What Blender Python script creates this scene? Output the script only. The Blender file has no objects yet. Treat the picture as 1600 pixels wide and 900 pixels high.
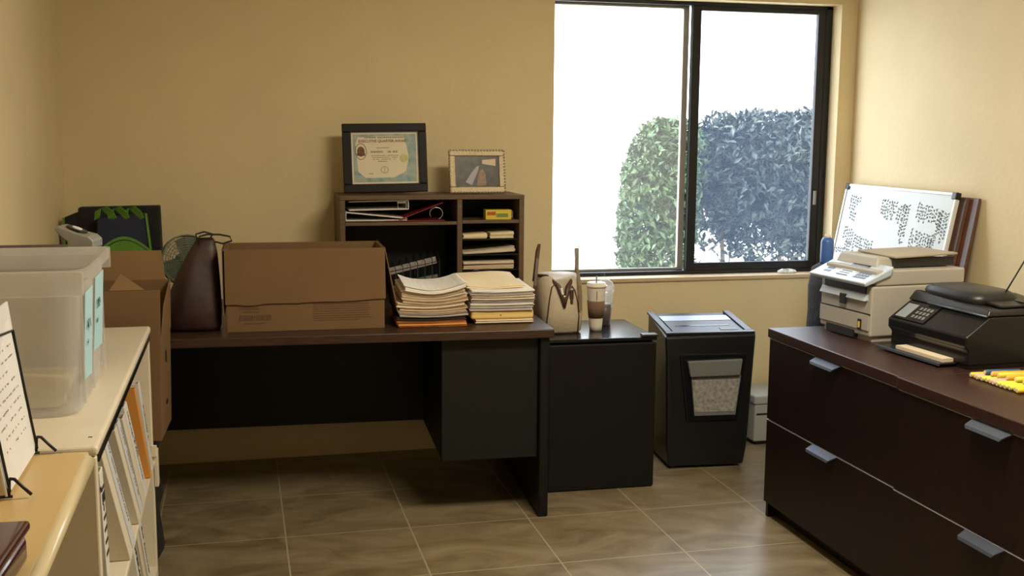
import bpy, bmesh, math, random
from mathutils import Vector, Matrix, Euler
rnd = random.Random(7)
S = bpy.context.scene
COL = S.collection
R = math.radians

# ------------------------------------------------------------------ camera, world, lights, exposure
F_PX = 1733.0
yaw, pitch, roll = R(13.87), R(7.99), R(0.433)
f_ = Vector((math.sin(yaw)*math.cos(pitch), math.cos(yaw)*math.cos(pitch), -math.sin(pitch)))
r_ = Vector((math.cos(yaw), -math.sin(yaw), 0)); u_ = r_.cross(f_)
r2 = r_*math.cos(roll)+u_*math.sin(roll); u2 = -r_*math.sin(roll)+u_*math.cos(roll)
cd = bpy.data.cameras.new('camera'); cam = bpy.data.objects.new('camera', cd); COL.objects.link(cam)
cam.matrix_world = Matrix(((r2.x, u2.x, -f_.x, 0), (r2.y, u2.y, -f_.y, 0), (r2.z, u2.z, -f_.z, 1.47), (0, 0, 0, 1)))
cd.sensor_fit = 'HORIZONTAL'; cd.sensor_width = 36; cd.lens = 36*F_PX/1600; cd.clip_start = 0.02
S.camera = cam
S.view_settings.view_transform = 'Standard'; S.view_settings.look = 'None'
S.view_settings.gamma = 1; S.view_settings.use_curve_mapping = False
S.view_settings.exposure = 0.85
w = bpy.data.worlds.new('sky'); S.world = w; w.use_nodes = True
wn = w.node_tree; bg = wn.nodes['Background']
tc = wn.nodes.new('ShaderNodeTexCoord'); sp = wn.nodes.new('ShaderNodeSeparateXYZ'); cr = wn.nodes.new('ShaderNodeValToRGB')
wn.links.new(tc.outputs['Generated'], sp.inputs[0]); wn.links.new(sp.outputs['Z'], cr.inputs[0]); wn.links.new(cr.outputs[0], bg.inputs[0])
cr.color_ramp.elements[0].color = (0.93, 0.97, 1, 1); cr.color_ramp.elements[1].color = (0.62, 0.78, 1, 1)
bg.inputs[1].default_value = 3.7
sun = bpy.data.objects.new('sun', bpy.data.lights.new('sun', 'SUN')); COL.objects.link(sun)
sun.data.energy = 5.0; sun.data.angle = R(1.0); sun.data.color = (1, .95, .86)
sun.rotation_euler = Vector((0.55, 0.25, -0.8)).to_track_quat('-Z', 'Y').to_euler()
def area(name, loc, sx, sy, power, col, direction, portal=False):
    l = bpy.data.lights.new(name, 'AREA'); l.shape = 'RECTANGLE'; l.size = sx; l.size_y = sy
    l.energy = power; l.color = col
    o = bpy.data.objects.new(name, l); COL.objects.link(o); o.location = loc
    o.rotation_euler = Vector(direction).to_track_quat('-Z', 'Z' if abs(direction[2]) < .5 else 'Y').to_euler()
    if portal: l.cycles.is_portal = True
    return o
area('window_portal', (2.15, 5.16, 1.43), 1.45, 1.3, 1, (1, 1, 1), (0, -1, 0), True)
CEIL_P = 40
area('ceiling_lamp', (1.45, 2.25, 2.50), 1.1, 0.55, CEIL_P, (1, .885, .67), (0, 0, -1))

# ------------------------------------------------------------------ materials
def mat(name, col, rough=.6, metal=0, var=0, vscale=8, stretch=(1, 1, 1), bump=0, bscale=60, spec=.5, coat=0, col2=None, trans=0, alpha=1, emit=None):
    m = bpy.data.materials.new(name); m.use_nodes = True; n = m.node_tree; b = n.nodes['Principled BSDF']
    b.inputs['Base Color'].default_value = (*col, 1); b.inputs['Roughness'].default_value = rough
    b.inputs['Metallic'].default_value = metal; b.inputs['Specular IOR Level'].default_value = spec
    b.inputs['Coat Weight'].default_value = coat; b.inputs['Transmission Weight'].default_value = trans
    b.inputs['Alpha'].default_value = alpha
    tcn = n.nodes.new('ShaderNodeTexCoord'); mp = n.nodes.new('ShaderNodeMapping'); mp.inputs['Scale'].default_value = stretch
    n.links.new(tcn.outputs['Object'], mp.inputs[0])
    if var or col2:
        nz = n.nodes.new('ShaderNodeTexNoise'); nz.inputs['Scale'].default_value = vscale; nz.inputs['Detail'].default_value = 6
        n.links.new(mp.outputs[0], nz.inputs['Vector'])
        rp = n.nodes.new('ShaderNodeValToRGB'); c2 = col2 or tuple(max(0, c*(1-var)) for c in col)
        c1 = col if col2 else tuple(min(1, c*(1+var)) for c in col)
        rp.color_ramp.elements[0].position = .32; rp.color_ramp.elements[1].position = .68
        rp.color_ramp.elements[0].color = (*c2, 1); rp.color_ramp.elements[1].color = (*c1, 1)
        n.links.new(nz.outputs['Fac'], rp.inputs[0]); n.links.new(rp.outputs[0], b.inputs['Base Color'])
    if bump:
        nb = n.nodes.new('ShaderNodeTexNoise'); nb.inputs['Scale'].default_value = bscale; nb.inputs['Detail'].default_value = 4
        n.links.new(tcn.outputs['Object'], nb.inputs['Vector'])
        bp = n.nodes.new('ShaderNodeBump'); bp.inputs['Strength'].default_value = bump; bp.inputs['Distance'].default_value = .01
        n.links.new(nb.outputs['Fac'], bp.inputs['Height']); n.links.new(bp.outputs[0], b.inputs['Normal'])
    return m
def film(name, col, opacity, gloss=.08, rough=.1):
    """clear material with a milky film: transparent + translucent/diffuse + a little gloss"""
    m = bpy.data.materials.new(name); m.use_nodes = True; n = m.node_tree; n.nodes.clear()
    out = n.nodes.new('ShaderNodeOutputMaterial'); t = n.nodes.new('ShaderNodeBsdfTransparent')
    tl = n.nodes.new('ShaderNodeBsdfTranslucent'); d = n.nodes.new('ShaderNodeBsdfDiffuse'); g = n.nodes.new('ShaderNodeBsdfGlossy')
    tl.inputs[0].default_value = (*col, 1); d.inputs[0].default_value = (*col, 1); g.inputs['Roughness'].default_value = rough
    a = n.nodes.new('ShaderNodeMixShader'); b = n.nodes.new('ShaderNodeMixShader'); c = n.nodes.new('ShaderNodeMixShader')
    a.inputs[0].default_value = .5; n.links.new(tl.outputs[0], a.inputs[1]); n.links.new(d.outputs[0], a.inputs[2])
    nz = n.nodes.new('ShaderNodeTexNoise'); nz.inputs['Scale'].default_value = 5; nz.inputs['Detail'].default_value = 5
    tcn = n.nodes.new('ShaderNodeTexCoord'); n.links.new(tcn.outputs['Object'], nz.inputs['Vector'])
    mr = n.nodes.new('ShaderNodeMapRange'); mr.inputs['To Min'].default_value = opacity*.8; mr.inputs['To Max'].default_value = opacity*1.2
    n.links.new(nz.outputs['Fac'], mr.inputs['Value']); n.links.new(mr.outputs[0], b.inputs[0])
    n.links.new(t.outputs[0], b.inputs[1]); n.links.new(a.outputs[0], b.inputs[2])
    c.inputs[0].default_value = gloss; n.links.new(b.outputs[0], c.inputs[1]); n.links.new(g.outputs[0], c.inputs[2])
    n.links.new(c.outputs[0], out.inputs[0]); return m
WALLC = (.74, .615, .375)
M = {}
M['wall'] = mat('wall_paint', WALLC, .75, var=.03, vscale=3, bump=.12, bscale=45)
M['ceiling'] = mat('ceiling_paint', (.75, .70, .58), .9, var=.02)
M['sill'] = mat('sill_paint', (.58, .44, .27), .45, var=.05)
M['desk_top'] = mat('walnut_laminate', (.045, .023, .015), .38, var=.35, vscale=14, stretch=(1, 9, 9), spec=.45)
M['hutch'] = mat('hutch_laminate', (.125, .076, .043), .5, var=.2, vscale=12, stretch=(1, 1, 6))
M['black'] = mat('black_laminate', (.0055, .0055, .0055), .5, var=.1, spec=.3)
M['greyblack'] = mat('grey_black_steel', (.008, .0095, .0095), .5, spec=.3)
M['gloss_black'] = mat('gloss_black', (.008, .008, .010), .20, spec=.4)
M['bplastic'] = mat('black_plastic', (.008, .0085, .009), .38)
M['bplastic2'] = mat('dark_grey_plastic', (.014, .0145, .017), .40)
M['espresso'] = mat('espresso_wood', (.013, .0042, .0034), .42, var=.35, vscale=16, stretch=(6, 6, .7), spec=.3)
M['espresso_top'] = mat('espresso_top_wood', (.034, .0135, .0115), .36, var=.22, vscale=18, stretch=(8, 1, 8), spec=.5)
M['band'] = mat('edge_highlight', (.30, .29, .31), .4)  # pale colour stands in for light reflected off the drawer's top bevel
M['pull'] = mat('metal_pull', (.085, .10, .14), .40, .4)
M['card'] = mat('cardboard', (.185, .106, .046), .85, var=.06, vscale=5)
M['card_dark'] = mat('cardboard_print', (.13, .075, .04), .9)
M['card_in'] = mat('cardboard_inner', (.25, .15, .07), .9, var=.05)
M['paper'] = mat('paper_white', (.78, .75, .70), .8, var=.09, vscale=2.5, stretch=(.6, .6, 90))
M['cream'] = mat('paper_cream', (.66, .56, .42), .8, var=.20, vscale=2.5, stretch=(.6, .6, 110))
M['tanp'] = mat('paper_tan', (.55, .42, .29), .8, var=.22, vscale=2.5, stretch=(.6, .6, 110))
M['greyp'] = mat('paper_grey', (.40, .36, .34), .8, var=.35, vscale=2.5, stretch=(.6, .6, 120))
M['yellowp'] = mat('paper_yellow', (.80, .56, .20), .7, var=.04)
M['orangep'] = mat('paper_orange', (.62, .27, .07), .7, var=.12, vscale=3, stretch=(1, 1, 70))
M['darkp'] = mat('paper_dark', (.07, .05, .045), .7, var=.3, vscale=3, stretch=(1, 1, 70))
M['manila'] = mat('paper_manila', (.80, .68, .44), .75, var=.05)
M['white'] = mat('white_plastic', (.72, .69, .62), .35, var=.02)
M['whitegloss'] = mat('white_gloss_shelf', (.74, .67, .54), .32, var=.03)
M['tan_top'] = mat('tan_laminate', (.60, .43, .20), .40, var=.06, vscale=6, stretch=(1, .3, 1))
M['nosing'] = mat('cream_nosing', (.66, .56, .36), .2)
M['binder'] = mat('binder_vinyl', (.75, .73, .69), .4, var=.03)
M['binder2'] = mat('binder_vinyl_cool', (.63, .64, .68), .4, var=.05)
M['binder_cream'] = mat('binder_vinyl_cream', (.66, .60, .48), .5)
M['orange'] = mat('orange_binder', (.66, .29, .06), .5)
M['ink'] = mat('black_ink', (.02, .02, .025), .6)
M['inkgrey'] = mat('grey_ink', (.10, .11, .13), .7)
M['green_ink'] = mat('marker_green_ink', (.09, .12, .12), .7)
M['wire'] = mat('black_wire', (.012, .012, .013), .35, .2)
M['cherry'] = mat('cherry_wood', (.06, .012, .010), .25, var=.2, vscale=10, coat=.4)
M['maroon'] = mat('maroon_leather', (.036, .014, .013), .5, var=.3, vscale=9, bump=.15, bscale=25)
M['navy'] = mat('navy_fabric', (.012, .018, .055), .7, var=.15, vscale=20)
M['green'] = mat('green_trim', (.11, .28, .03), .7, var=.1, vscale=30)
M['cloth_black'] = mat('black_fabric', (.012, .012, .013), .85, var=.3, vscale=20, bump=.4, bscale=40)
M['fan'] = mat('fan_grey_green', (.14, .17, .13), .4, .2)
M['silver'] = mat('silver_plastic', (.34, .34, .33), .38, .35)
M['metal'] = mat('steel', (.6, .6, .6), .25, .9)
M['gold'] = mat('pewter_gold', (.62, .53, .36), .38, .5, bump=.5, bscale=160)
M['darkframe'] = mat('dark_frame', (.010, .008, .007), .5, spec=.25)
M['cert'] = mat('certificate_paper', (.74, .66, .50), .5, var=.02)
M['teal'] = mat('certificate_teal', (.16, .30, .34), .5, var=.35, vscale=30, col2=(.42, .48, .42))
M['brownink'] = mat('brown_seal', (.16, .08, .05), .7, var=.2, vscale=200)
M['seal'] = mat('gold_seal', (.42, .40, .16), .4, .2, var=.1, vscale=100)
M['greyline'] = mat('faint_ink', (.33, .28, .21), .7)
M['photo_dark'] = mat('photo_dark', (.055, .050, .042), .35, var=.5, vscale=35)
M['photo_white'] = mat('photo_white', (.36, .34, .42), .4)
M['photo_tan'] = mat('photo_tan', (.26, .17, .10), .4, var=.25, vscale=60)
M['photo_light'] = mat('photo_light', (.62, .48, .33), .4)
M['red'] = mat('red_binder', (.22, .020, .025), .4)
M['binder_grey'] = mat('grey_binder', (.30, .29, .27), .4)
M['yellow_box'] = mat('yellow_card', (.72, .56, .06), .45)
M['red_print'] = mat('red_print', (.45, .10, .03), .5)
M['green_print'] = mat('green_print', (.18, .27, .08), .5)
M['canvas'] = mat('beige_leather', (.50, .42, .31), .55, var=.06, vscale=14, bump=.2, bscale=80)
M['brown_leather'] = mat('brown_leather', (.075, .035, .022), .4, var=.2, vscale=20)
M['sleeve'] = mat('brown_sleeve', (.17, .095, .06), .8)
M['cup'] = mat('cup_white', (.72, .66, .58), .5)
M['greystrip'] = mat('silver_strip', (.40, .45, .53), .4, .3)
M['handle_grey'] = mat('grey_bin_handle', (.16, .17, .165), .5)
M['shred'] = mat('shredded_paper', (.33, .31, .27), .9, var=.5, vscale=60)
M['mfp'] = mat('printer_beige', (.42, .40, .36), .45, var=.02)
M['mfp_panel'] = mat('printer_panel_blue_grey', (.50, .60, .72), .25)
M['panel_btn'] = mat('panel_buttons', (.15, .20, .32), .4)
M['lcd'] = mat('lcd', (.75, .80, .80), .12)
M['brown_board'] = mat('brown_board', (.17, .085, .05), .6, var=.2, vscale=10)
M['wb'] = mat('whiteboard', (.52, .57, .56), .2, var=.01)
M['wbframe'] = mat('whiteboard_frame', (.85, .86, .87), .3)
M['bluebottle'] = mat('blue_plastic', (.05, .13, .42), .35)
M['marker_y'] = mat('marker_yellow', (.83, .54, .03), .4)
M['marker_g'] = mat('marker_lime', (.70, .66, .07), .4)
M['marker_o'] = mat('marker_orange', (.76, .38, .05), .4)
M['marker_p'] = mat('marker_peach', (.68, .42, .30), .45)
M['marker_b'] = mat('marker_blue', (.03, .10, .20), .35)
M['cap_end'] = mat('marker_end', (.72, .60, .35), .5)
M['winframe'] = mat('bronze_aluminium', (.022, .023, .026), .4, .5)
M['winlight'] = mat('aluminium_strip', (.33, .33, .31), .4, .4)
M['glass_l'] = film('dusty_haze_glass_left', (.95, .97, 1), .035, .03, .02)  # pale glare haze put into the dusty film's colour
M['glass_r'] = film('dusty_haze_glass_right', (.50, .66, 1), .045, .02, .02)  # bluish haze of sky glare tinted into the dusty film
M['bin'] = film('milky_clear_plastic', (.84, .84, .84), .33, .06, .15)
M['clear'] = film('clear_plastic', (.85, .86, .9), .25, .12, .08)
M['label_blue'] = mat('pale_blue_paper', (.42, .66, .74), .7)
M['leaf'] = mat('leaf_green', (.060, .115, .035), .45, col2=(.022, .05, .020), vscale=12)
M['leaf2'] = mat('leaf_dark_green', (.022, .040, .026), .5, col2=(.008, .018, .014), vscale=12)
M['bark'] = mat('bark', (.10, .075, .05), .9, var=.3)
M['ground'] = mat('sunlit_concrete', (.75, .72, .66), .9, var=.06, vscale=2)
M['grey_box'] = mat('grey_plastic_box', (.40, .41, .40), .5, var=.05)
M['diffuser'] = mat('diffuser', (.8, .8, .75), .5)
def floor_mat():
    m = bpy.data.materials.new('floor_tile'); m.use_nodes = True; n = m.node_tree; b = n.nodes['Principled BSDF']
    t = n.nodes.new('ShaderNodeTexCoord'); mp = n.nodes.new('ShaderNodeMapping'); mp.inputs['Location'].default_value = (-.593+.457*4, -3.966+.457*10, 0)
    n.links.new(t.outputs['Object'], mp.inputs[0])
    br = n.nodes.new('ShaderNodeTexBrick'); br.offset = 0; br.squash = 1
    br.inputs['Scale'].default_value = 1; br.inputs['Brick Width'].default_value = .457; br.inputs['Row Height'].default_value = .457
    br.inputs['Mortar Size'].default_value = .0035; br.inputs['Mortar Smooth'].default_value = .3; br.inputs['Bias'].default_value = 0
    br.inputs['Color1'].default_value = (.90, .90, .90, 1); br.inputs['Color2'].default_value = (1, 1, 1, 1); br.inputs['Mortar'].default_value = (1, 1, 1, 1)
    n.links.new(mp.outputs[0], br.inputs['Vector'])
    nz = n.nodes.new('ShaderNodeTexNoise'); nz.inputs['Scale'].default_value = 2.6; nz.inputs['Detail'].default_value = 9; nz.inputs['Distortion'].default_value = 1.6; nz.inputs['Roughness'].default_value = .62
    mp2 = n.nodes.new('ShaderNodeMapping'); mp2.inputs['Scale'].default_value = (1, 1.9, 1); mp2.inputs['Rotation'].default_value = (0, 0, .35)
    n.links.new(t.outputs['Object'], mp2.inputs[0]); n.links.new(mp2.outputs[0], nz.inputs['Vector'])
    rp = n.nodes.new('ShaderNodeValToRGB'); e = rp.color_ramp.elements
    e[0].position = .30; e[0].color = (.135, .100, .052, 1); e[1].position = .72; e[1].color = (.33, .265, .165, 1)
    k = e.new(.5); k.color = (.235, .18, .103, 1)
    n.links.new(nz.outputs['Fac'], rp.inputs[0])
    mx = n.nodes.new('ShaderNodeMixRGB'); mx.blend_type = 'MULTIPLY'; mx.inputs[0].default_value = 1
    n.links.new(rp.outputs[0], mx.inputs[1]); n.links.new(br.outputs['Color'], mx.inputs[2])
    m2 = n.nodes.new('ShaderNodeMixRGB'); m2.inputs[2].default_value = (.38, .325, .205, 1)
    n.links.new(br.outputs['Fac'], m2.inputs[0]); n.links.new(mx.outputs[0], m2.inputs[1]); n.links.new(m2.outputs[0], b.inputs['Base Color'])
    b.inputs['Roughness'].default_value = .33; b.inputs['Specular IOR Level'].default_value = .6
    bp = n.nodes.new('ShaderNodeBump'); bp.inputs['Strength'].default_value = .25; bp.inputs['Distance'].default_value = .002; bp.invert = True
    n.links.new(br.outputs['Fac'], bp.inputs['Height']); n.links.new(bp.outputs[0], b.inputs['Normal'])
    return m
M['floor'] = floor_mat()

# ------------------------------------------------------------------ mesh builder
class MB:
    def __init__(s): s.v = []; s.f = []; s.T = Matrix()
    def add(s, vs, fs):
        k = len(s.v); s.v += [tuple(s.T @ Vector(p)) for p in vs]; s.f += [tuple(i+k for i in q) for q in fs]; return s
    def box(s, x0, x1, y0, y1, z0, z1):
        return s.add([(x0, y0, z0), (x1, y0, z0), (x1, y1, z0), (x0, y1, z0), (x0, y0, z1), (x1, y0, z1), (x1, y1, z1), (x0, y1, z1)],
                     [(0, 3, 2, 1), (4, 5, 6, 7), (0, 1, 5, 4), (1, 2, 6, 5), (2, 3, 7, 6), (3, 0, 4, 7)])
    def hexa(s, bot, top):
        return s.add(list(bot)+list(top), [(0, 3, 2, 1), (4, 5, 6, 7), (0, 1, 5, 4), (1, 2, 6, 5), (2, 3, 7, 6), (3, 0, 4, 7)])
    def obox(s, c, size, rot=(0, 0, 0)):
        m = Matrix.Translation(c) @ Euler(rot).to_matrix().to_4x4(); h = [q/2 for q in size]
        vs = [m @ Vector((a*h[0], b*h[1], d*h[2])) for d in (-1, 1) for a, b in ((-1, -1), (1, -1), (1, 1), (-1, 1))]
        return s.add(vs, [(0, 3, 2, 1), (4, 5, 6, 7), (0, 1, 5, 4), (1, 2, 6, 5), (2, 3, 7, 6), (3, 0, 4, 7)])
    def loft(s, rings, cap=True):
        n = len(rings[0]); vs = [p for r in rings for p in r]; fs = []
        for i in range(len(rings)-1):
            for j in range(n):
                a = i*n+j; b = i*n+(j+1) % n; fs.append((a, b, b+n, a+n))
        if cap: fs.append(tuple(reversed(range(n)))); fs.append(tuple(range((len(rings)-1)*n, len(rings)*n)))
        return s.add(vs, fs)
    def rings(s, secs, n=28, p=2.0, cap=True):
        """secs: (cx,cy,z,rx,ry[,p]) superellipse sections"""
        out = []
        for q in secs:
            cx, cy, z, rx, ry = q[:5]; e = q[5] if len(q) > 5 else p; ring = []
            for k in range(n):
                a = 2*math.pi*k/n; c, d = math.cos(a), math.sin(a)
                ring.append((cx+rx*math.copysign(abs(c)**(2/e), c), cy+ry*math.copysign(abs(d)**(2/e), d), z))
            out.append(ring)
        return s.loft(out, cap)
    def lathe(s, prof, c=(0, 0, 0), n=28, cap=True):
        return s.rings([(c[0], c[1], c[2]+z, r, r) for r, z in prof], n, 2, cap)
    def tube(s, pts, r, n=8, closed=False):
        pts = [Vector(p) for p in pts]; rings = []; N = len(pts); up = None
        for i, p in enumerate(pts):
            a = pts[(i-1) % N] if (i or closed) else p; b = pts[(i+1) % N] if (i < N-1 or closed) else p
            t = (b-a).normalized()
            if up is None: up = Vector((0, 0, 1)) if abs(t.z) < .9 else Vector((1, 0, 0))
            x = (up-t*up.dot(t)).normalized(); y = t.cross(x); up = x
            rr = r[i] if isinstance(r, (list, tuple)) else r
            rings.append([p+x*math.cos(2*math.pi*k/n)*rr+y*math.sin(2*math.pi*k/n)*rr for k in range(n)])
        if closed: rings.append(rings[0])
        return s.loft(rings, not closed)
    def strap(s, pts, wdir, wd, th):
        """flat strap along pts; wdir = width direction"""
        pts = [Vector(p) for p in pts]; wv = Vector(wdir).normalized(); rings = []
        for i, p in enumerate(pts):
            t = (pts[min(i+1, len(pts)-1)]-pts[max(i-1, 0)]).normalized(); nn = t.cross(wv).normalized()
            ww = wd[i] if isinstance(wd, (list, tuple)) else wd
            rings.append([p+wv*a*ww/2+nn*b*th/2 for a, b in ((-1, -1), (1, -1), (1, 1), (-1, 1))])
        return s.loft(rings)
    def prism(s, poly, d0, d1, axis='y'):
        def P(a, b, d): return {'y': (a, d, b), 'x': (d, a, b), 'z': (a, b, d)}[axis]
        n = len(poly); vs = [P(a, b, d0) for a, b in poly]+[P(a, b, d1) for a, b in poly]
        fs = [tuple(range(n)), tuple(reversed(range(n, 2*n)))]+[(i, (i+1) % n, (i+1) % n+n, i+n) for i in range(n)]
        return s.add(vs, fs)
    def build(s, name, m, parent=None, bevel=0, seg=2, smooth=False, sub=0, thick=0):
        me = bpy.data.meshes.new(name); me.from_pydata(s.v, [], s.f)
        bm = bmesh.new(); bm.from_mesh(me); bmesh.ops.recalc_face_normals(bm, faces=bm.faces); bm.to_mesh(me); bm.free()
        me.materials.append(m if not isinstance(m, str) else M[m]); o = bpy.data.objects.new(name, me); COL.objects.link(o)
        if parent: o.parent = parent
        if smooth: me.polygons.foreach_set('use_smooth', [True]*len(me.polygons))
        if thick:
            q = o.modifiers.new('thick', 'SOLIDIFY'); q.thickness = thick; q.offset = 0
        if bevel:
            b = o.modifiers.new('bevel', 'BEVEL'); b.width = bevel; b.segments = seg; b.limit_method = 'ANGLE'; b.angle_limit = R(35)
        if sub:
            q = o.modifiers.new('sub', 'SUBSURF'); q.levels = sub; q.render_levels = sub
        return o
def tag(o, label, cat, group=None):
    o['label'] = label; o['category'] = cat
    if group: o['group'] = group
    return o
def thing(name, label, cat, loc=(0, 0, 0), rz=0, group=None):
    o = bpy.data.objects.new(name, None); COL.objects.link(o); o.location = loc; o.rotation_euler = (0, 0, rz); o.empty_display_size = .05
    return tag(o, label, cat, group)
def struct(name, mb, m, **k):
    o = mb.build(name, m, **k); o['kind'] = 'structure'; return o
def dup(o, parent=None):
    c = o.copy(); COL.objects.link(c)
    if parent: c.parent = parent
    for ch in list(o.children): dup(ch, c)
    return c
def text(name, s, size, m, parent, mw, depth=.0004, bold=0):
    cu = bpy.data.curves.new(name, 'FONT'); cu.body = s; cu.size = size; cu.extrude = depth; cu.offset = bold; cu.align_x = 'CENTER'; cu.align_y = 'CENTER'
    o = bpy.data.objects.new(name, cu); COL.objects.link(o); bpy.context.view_layer.update()
    me = bpy.data.meshes.new_from_object(o.evaluated_get(bpy.context.evaluated_depsgraph_get()))
    COL.objects.unlink(o); bpy.data.objects.remove(o); me.materials.clear(); me.materials.append(M[m])
    t = bpy.data.objects.new(name, me); COL.objects.link(t); t.parent = parent; t.matrix_basis = mw; return t
def basis(o, u, v):
    """matrix whose X is u, Y is v, at o"""
    u = Vector(u).normalized(); v = Vector(v).normalized(); n = u.cross(v)
    return Matrix(((u.x, v.x, n.x, o[0]), (u.y, v.y, n.y, o[1]), (u.z, v.z, n.z, o[2]), (0, 0, 0, 1)))
def scrib(mb, w, h, dense, r, ch=.006, d=.0004):
    """handwriting-like strokes in local XY from (0,0), right along x"""
    x = 0
    while x < w:
        if r.random() < dense:
            for _ in range(2):
                a = r.uniform(-.9, .9)+math.pi/2; L = h*r.uniform(.4, 1)
                mb.obox((x+r.uniform(0, ch*.5), r.uniform(-.15, .15)*h, 0), (L, ch*.16, d), (0, 0, a))
            mb.obox((x+ch*.3, r.uniform(-.4, .4)*h, 0), (ch*.6, ch*.16, d), (0, 0, r.uniform(-.5, .5)))
        x += ch

# ------------------------------------------------------------------ the room
XL, XR, YB, YF, ZC = -.71, 2.96, 4.985, -.9, 2.6
WX0, WX1, WZ0, WZ1 = 1.423, 2.874, .782, 2.095
struct('floor', MB().box(XL-.1, XR+.1, YF-.1, 5.2, -.1, 0), 'floor')
struct('ceiling', MB().box(XL-.1, XR+.1, YF-.1, 5.2, ZC, ZC+.1), 'ceiling')
struct('wall_left', MB().box(XL-.15, XL, YF-.1, 5.2, 0, ZC), 'wall')
struct('wall_right', MB().box(XR, XR+.15, YF-.1, 5.2, 0, ZC), 'wall')
struct('wall_front', MB().box(XL, XR, YF-.15, YF, 0, ZC), 'wall')
b = MB()
b.box(XL, WX0, YB, YB+.2, 0, ZC).box(WX1, XR, YB, YB+.2, 0, ZC).box(WX0, WX1, YB, YB+.2, 0, WZ0-.02).box(WX0, WX1, YB, YB+.2, WZ1, ZC)
struct('wall_back', b, 'wall')
struct('trim_1', MB().box(WX0+.001, WX1+.005, YB-.012, YB+.2, WZ0-.019, WZ0), 'sill', bevel=.003)
win = bpy.data.objects.new('window_1', None); COL.objects.link(win); win['kind'] = 'structure'
y0, y1 = 5.07, 5.115
b = MB(); b.box(WX0, WX1, y0, y1+.03, WZ0, WZ0+.018).box(WX0, WX1, y0, y1+.03, WZ1-.018, WZ1).box(WX0, WX0+.02, y0, y1+.03, WZ0, WZ1).box(WX1-.035, WX1, y0, y1+.03, WZ0, WZ1)
b.build('window_frame', 'winframe', win, bevel=.002)
b = MB(); mx = 2.135   # right sash (inner)
b.box(mx, mx+.045, y0+.003, y0+.03, WZ0+.018, WZ1-.018).box(WX1-.075, WX1-.035, y0+.003, y0+.03, WZ0+.018, WZ1-.018)
b.box(mx+.045, WX1-.075, y0+.003, y0+.03, WZ0+.018, WZ0+.055).box(mx+.045, WX1-.075, y0+.003, y0+.03, WZ1-.04, WZ1-.018)
sr = b.build('window_sash', 'winframe', win, bevel=.002)
MB().box(mx+.044, WX1-.074, y0+.015, y0+.019, WZ0+.054, WZ1-.039).build('pane', 'glass_r', sr)
MB().box(WX1-.064, WX1-.05, y0-.006, y0+.004, 1.12, 1.19).build('latch', 'winlight', sr, bevel=.002)
b = MB(); b.box(WX0+.02, mx, y1+.002, y1+.022, WZ0+.018, WZ0+.03).box(WX0+.02, mx, y1+.002, y1+.022, WZ1-.03, WZ1-.018).box(mx-.03, mx, y1+.0, y1+.024, WZ0+.03, WZ1-.03).box(WX0+.02, WX0+.035, y1, y1+.022, WZ0+.03, WZ1-.03)
sl = b.build('window_sash', 'winlight', win, bevel=.002)
MB().box(WX0+.03, mx-.029, y1+.008, y1+.012, WZ0+.029, WZ1-.029).build('pane', 'glass_l', sl)

# outside: bright paving and the hedge
g = struct('ground', MB().box(-15, 25, 5.35, 45, -.3, -.1), 'ground'); g['kind'] = 'structure'
def shrub(name, label, blobs, n, leafm, stems, seed, cut):
    r = random.Random(seed); t = thing(name, label, 'shrub', (blobs[0][0], blobs[0][1], -.1), group='hedge outside the window')
    ox, oy = blobs[0][0], blobs[0][1]; mb = MB(); vols = [q[3]*q[4]*q[5] for q in blobs]
    for i in range(n):
        c = r.choices(blobs, vols)[0]
        while True:
            p = Vector([r.uniform(-1, 1) for _ in range(3)])
            if .12 < p.length < 1: break
        p = p.normalized()*p.length**.6
        q = Vector((c[0]+p.x*c[3]-ox, c[1]+p.y*c[4]-oy, c[2]+p.z*c[5]+.1))
        gap = math.sin(q.x*21+2*math.sin(q.z*9))*math.sin(q.z*19+q.x*7); kk = (cut+.1-q.z)*1.7
        if r.random() < min(.90, kk) or (gap > .12+max(0, q.z-cut)*1.3 and r.random() < .97): continue
        if q.z < .12: continue
        L = r.uniform(.020, .038); W = L*.42; e = Euler((r.uniform(-1.2, 1.2), r.uniform(-1.2, 1.2), r.uniform(0, 6.3))).to_matrix()
        mb.add([q+e @ Vector(v) for v in ((-L, 0, 0), (-.2*L, -W, .1*L), (L, 0, -.12*L), (-.2*L, W, .1*L))], [(0, 1, 2, 3)])
    mb.build('foliage', leafm, t)
    mb = MB()
    for (x, y, tx, ty, h) in stems:
        mb.tube([(x-ox, y-oy, 0), (x-ox+(tx-x)*.4, y-oy, h*.45), (tx-ox, ty-oy, h)], [.028, .02, .008], 6)
        for k in range(7):
            z = h*r.uniform(.35, 1.0); a = r.uniform(0, 6.28); bx = x+(tx-x)*z/h-ox
            mb.tube([(bx, y-oy, z), (bx+.2*math.cos(a), y-oy+.2*math.sin(a), z+.22)], [.009, .004], 5)
    mb.build('stem', 'bark', t)
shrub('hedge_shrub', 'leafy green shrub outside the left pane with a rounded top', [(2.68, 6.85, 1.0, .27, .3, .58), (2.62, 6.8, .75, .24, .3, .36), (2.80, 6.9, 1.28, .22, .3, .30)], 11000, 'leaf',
      [(2.66, 6.85, 2.62, 6.85, 1.1), (2.8, 6.9, 2.85, 6.9, 1.3)], 3, .50)
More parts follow.
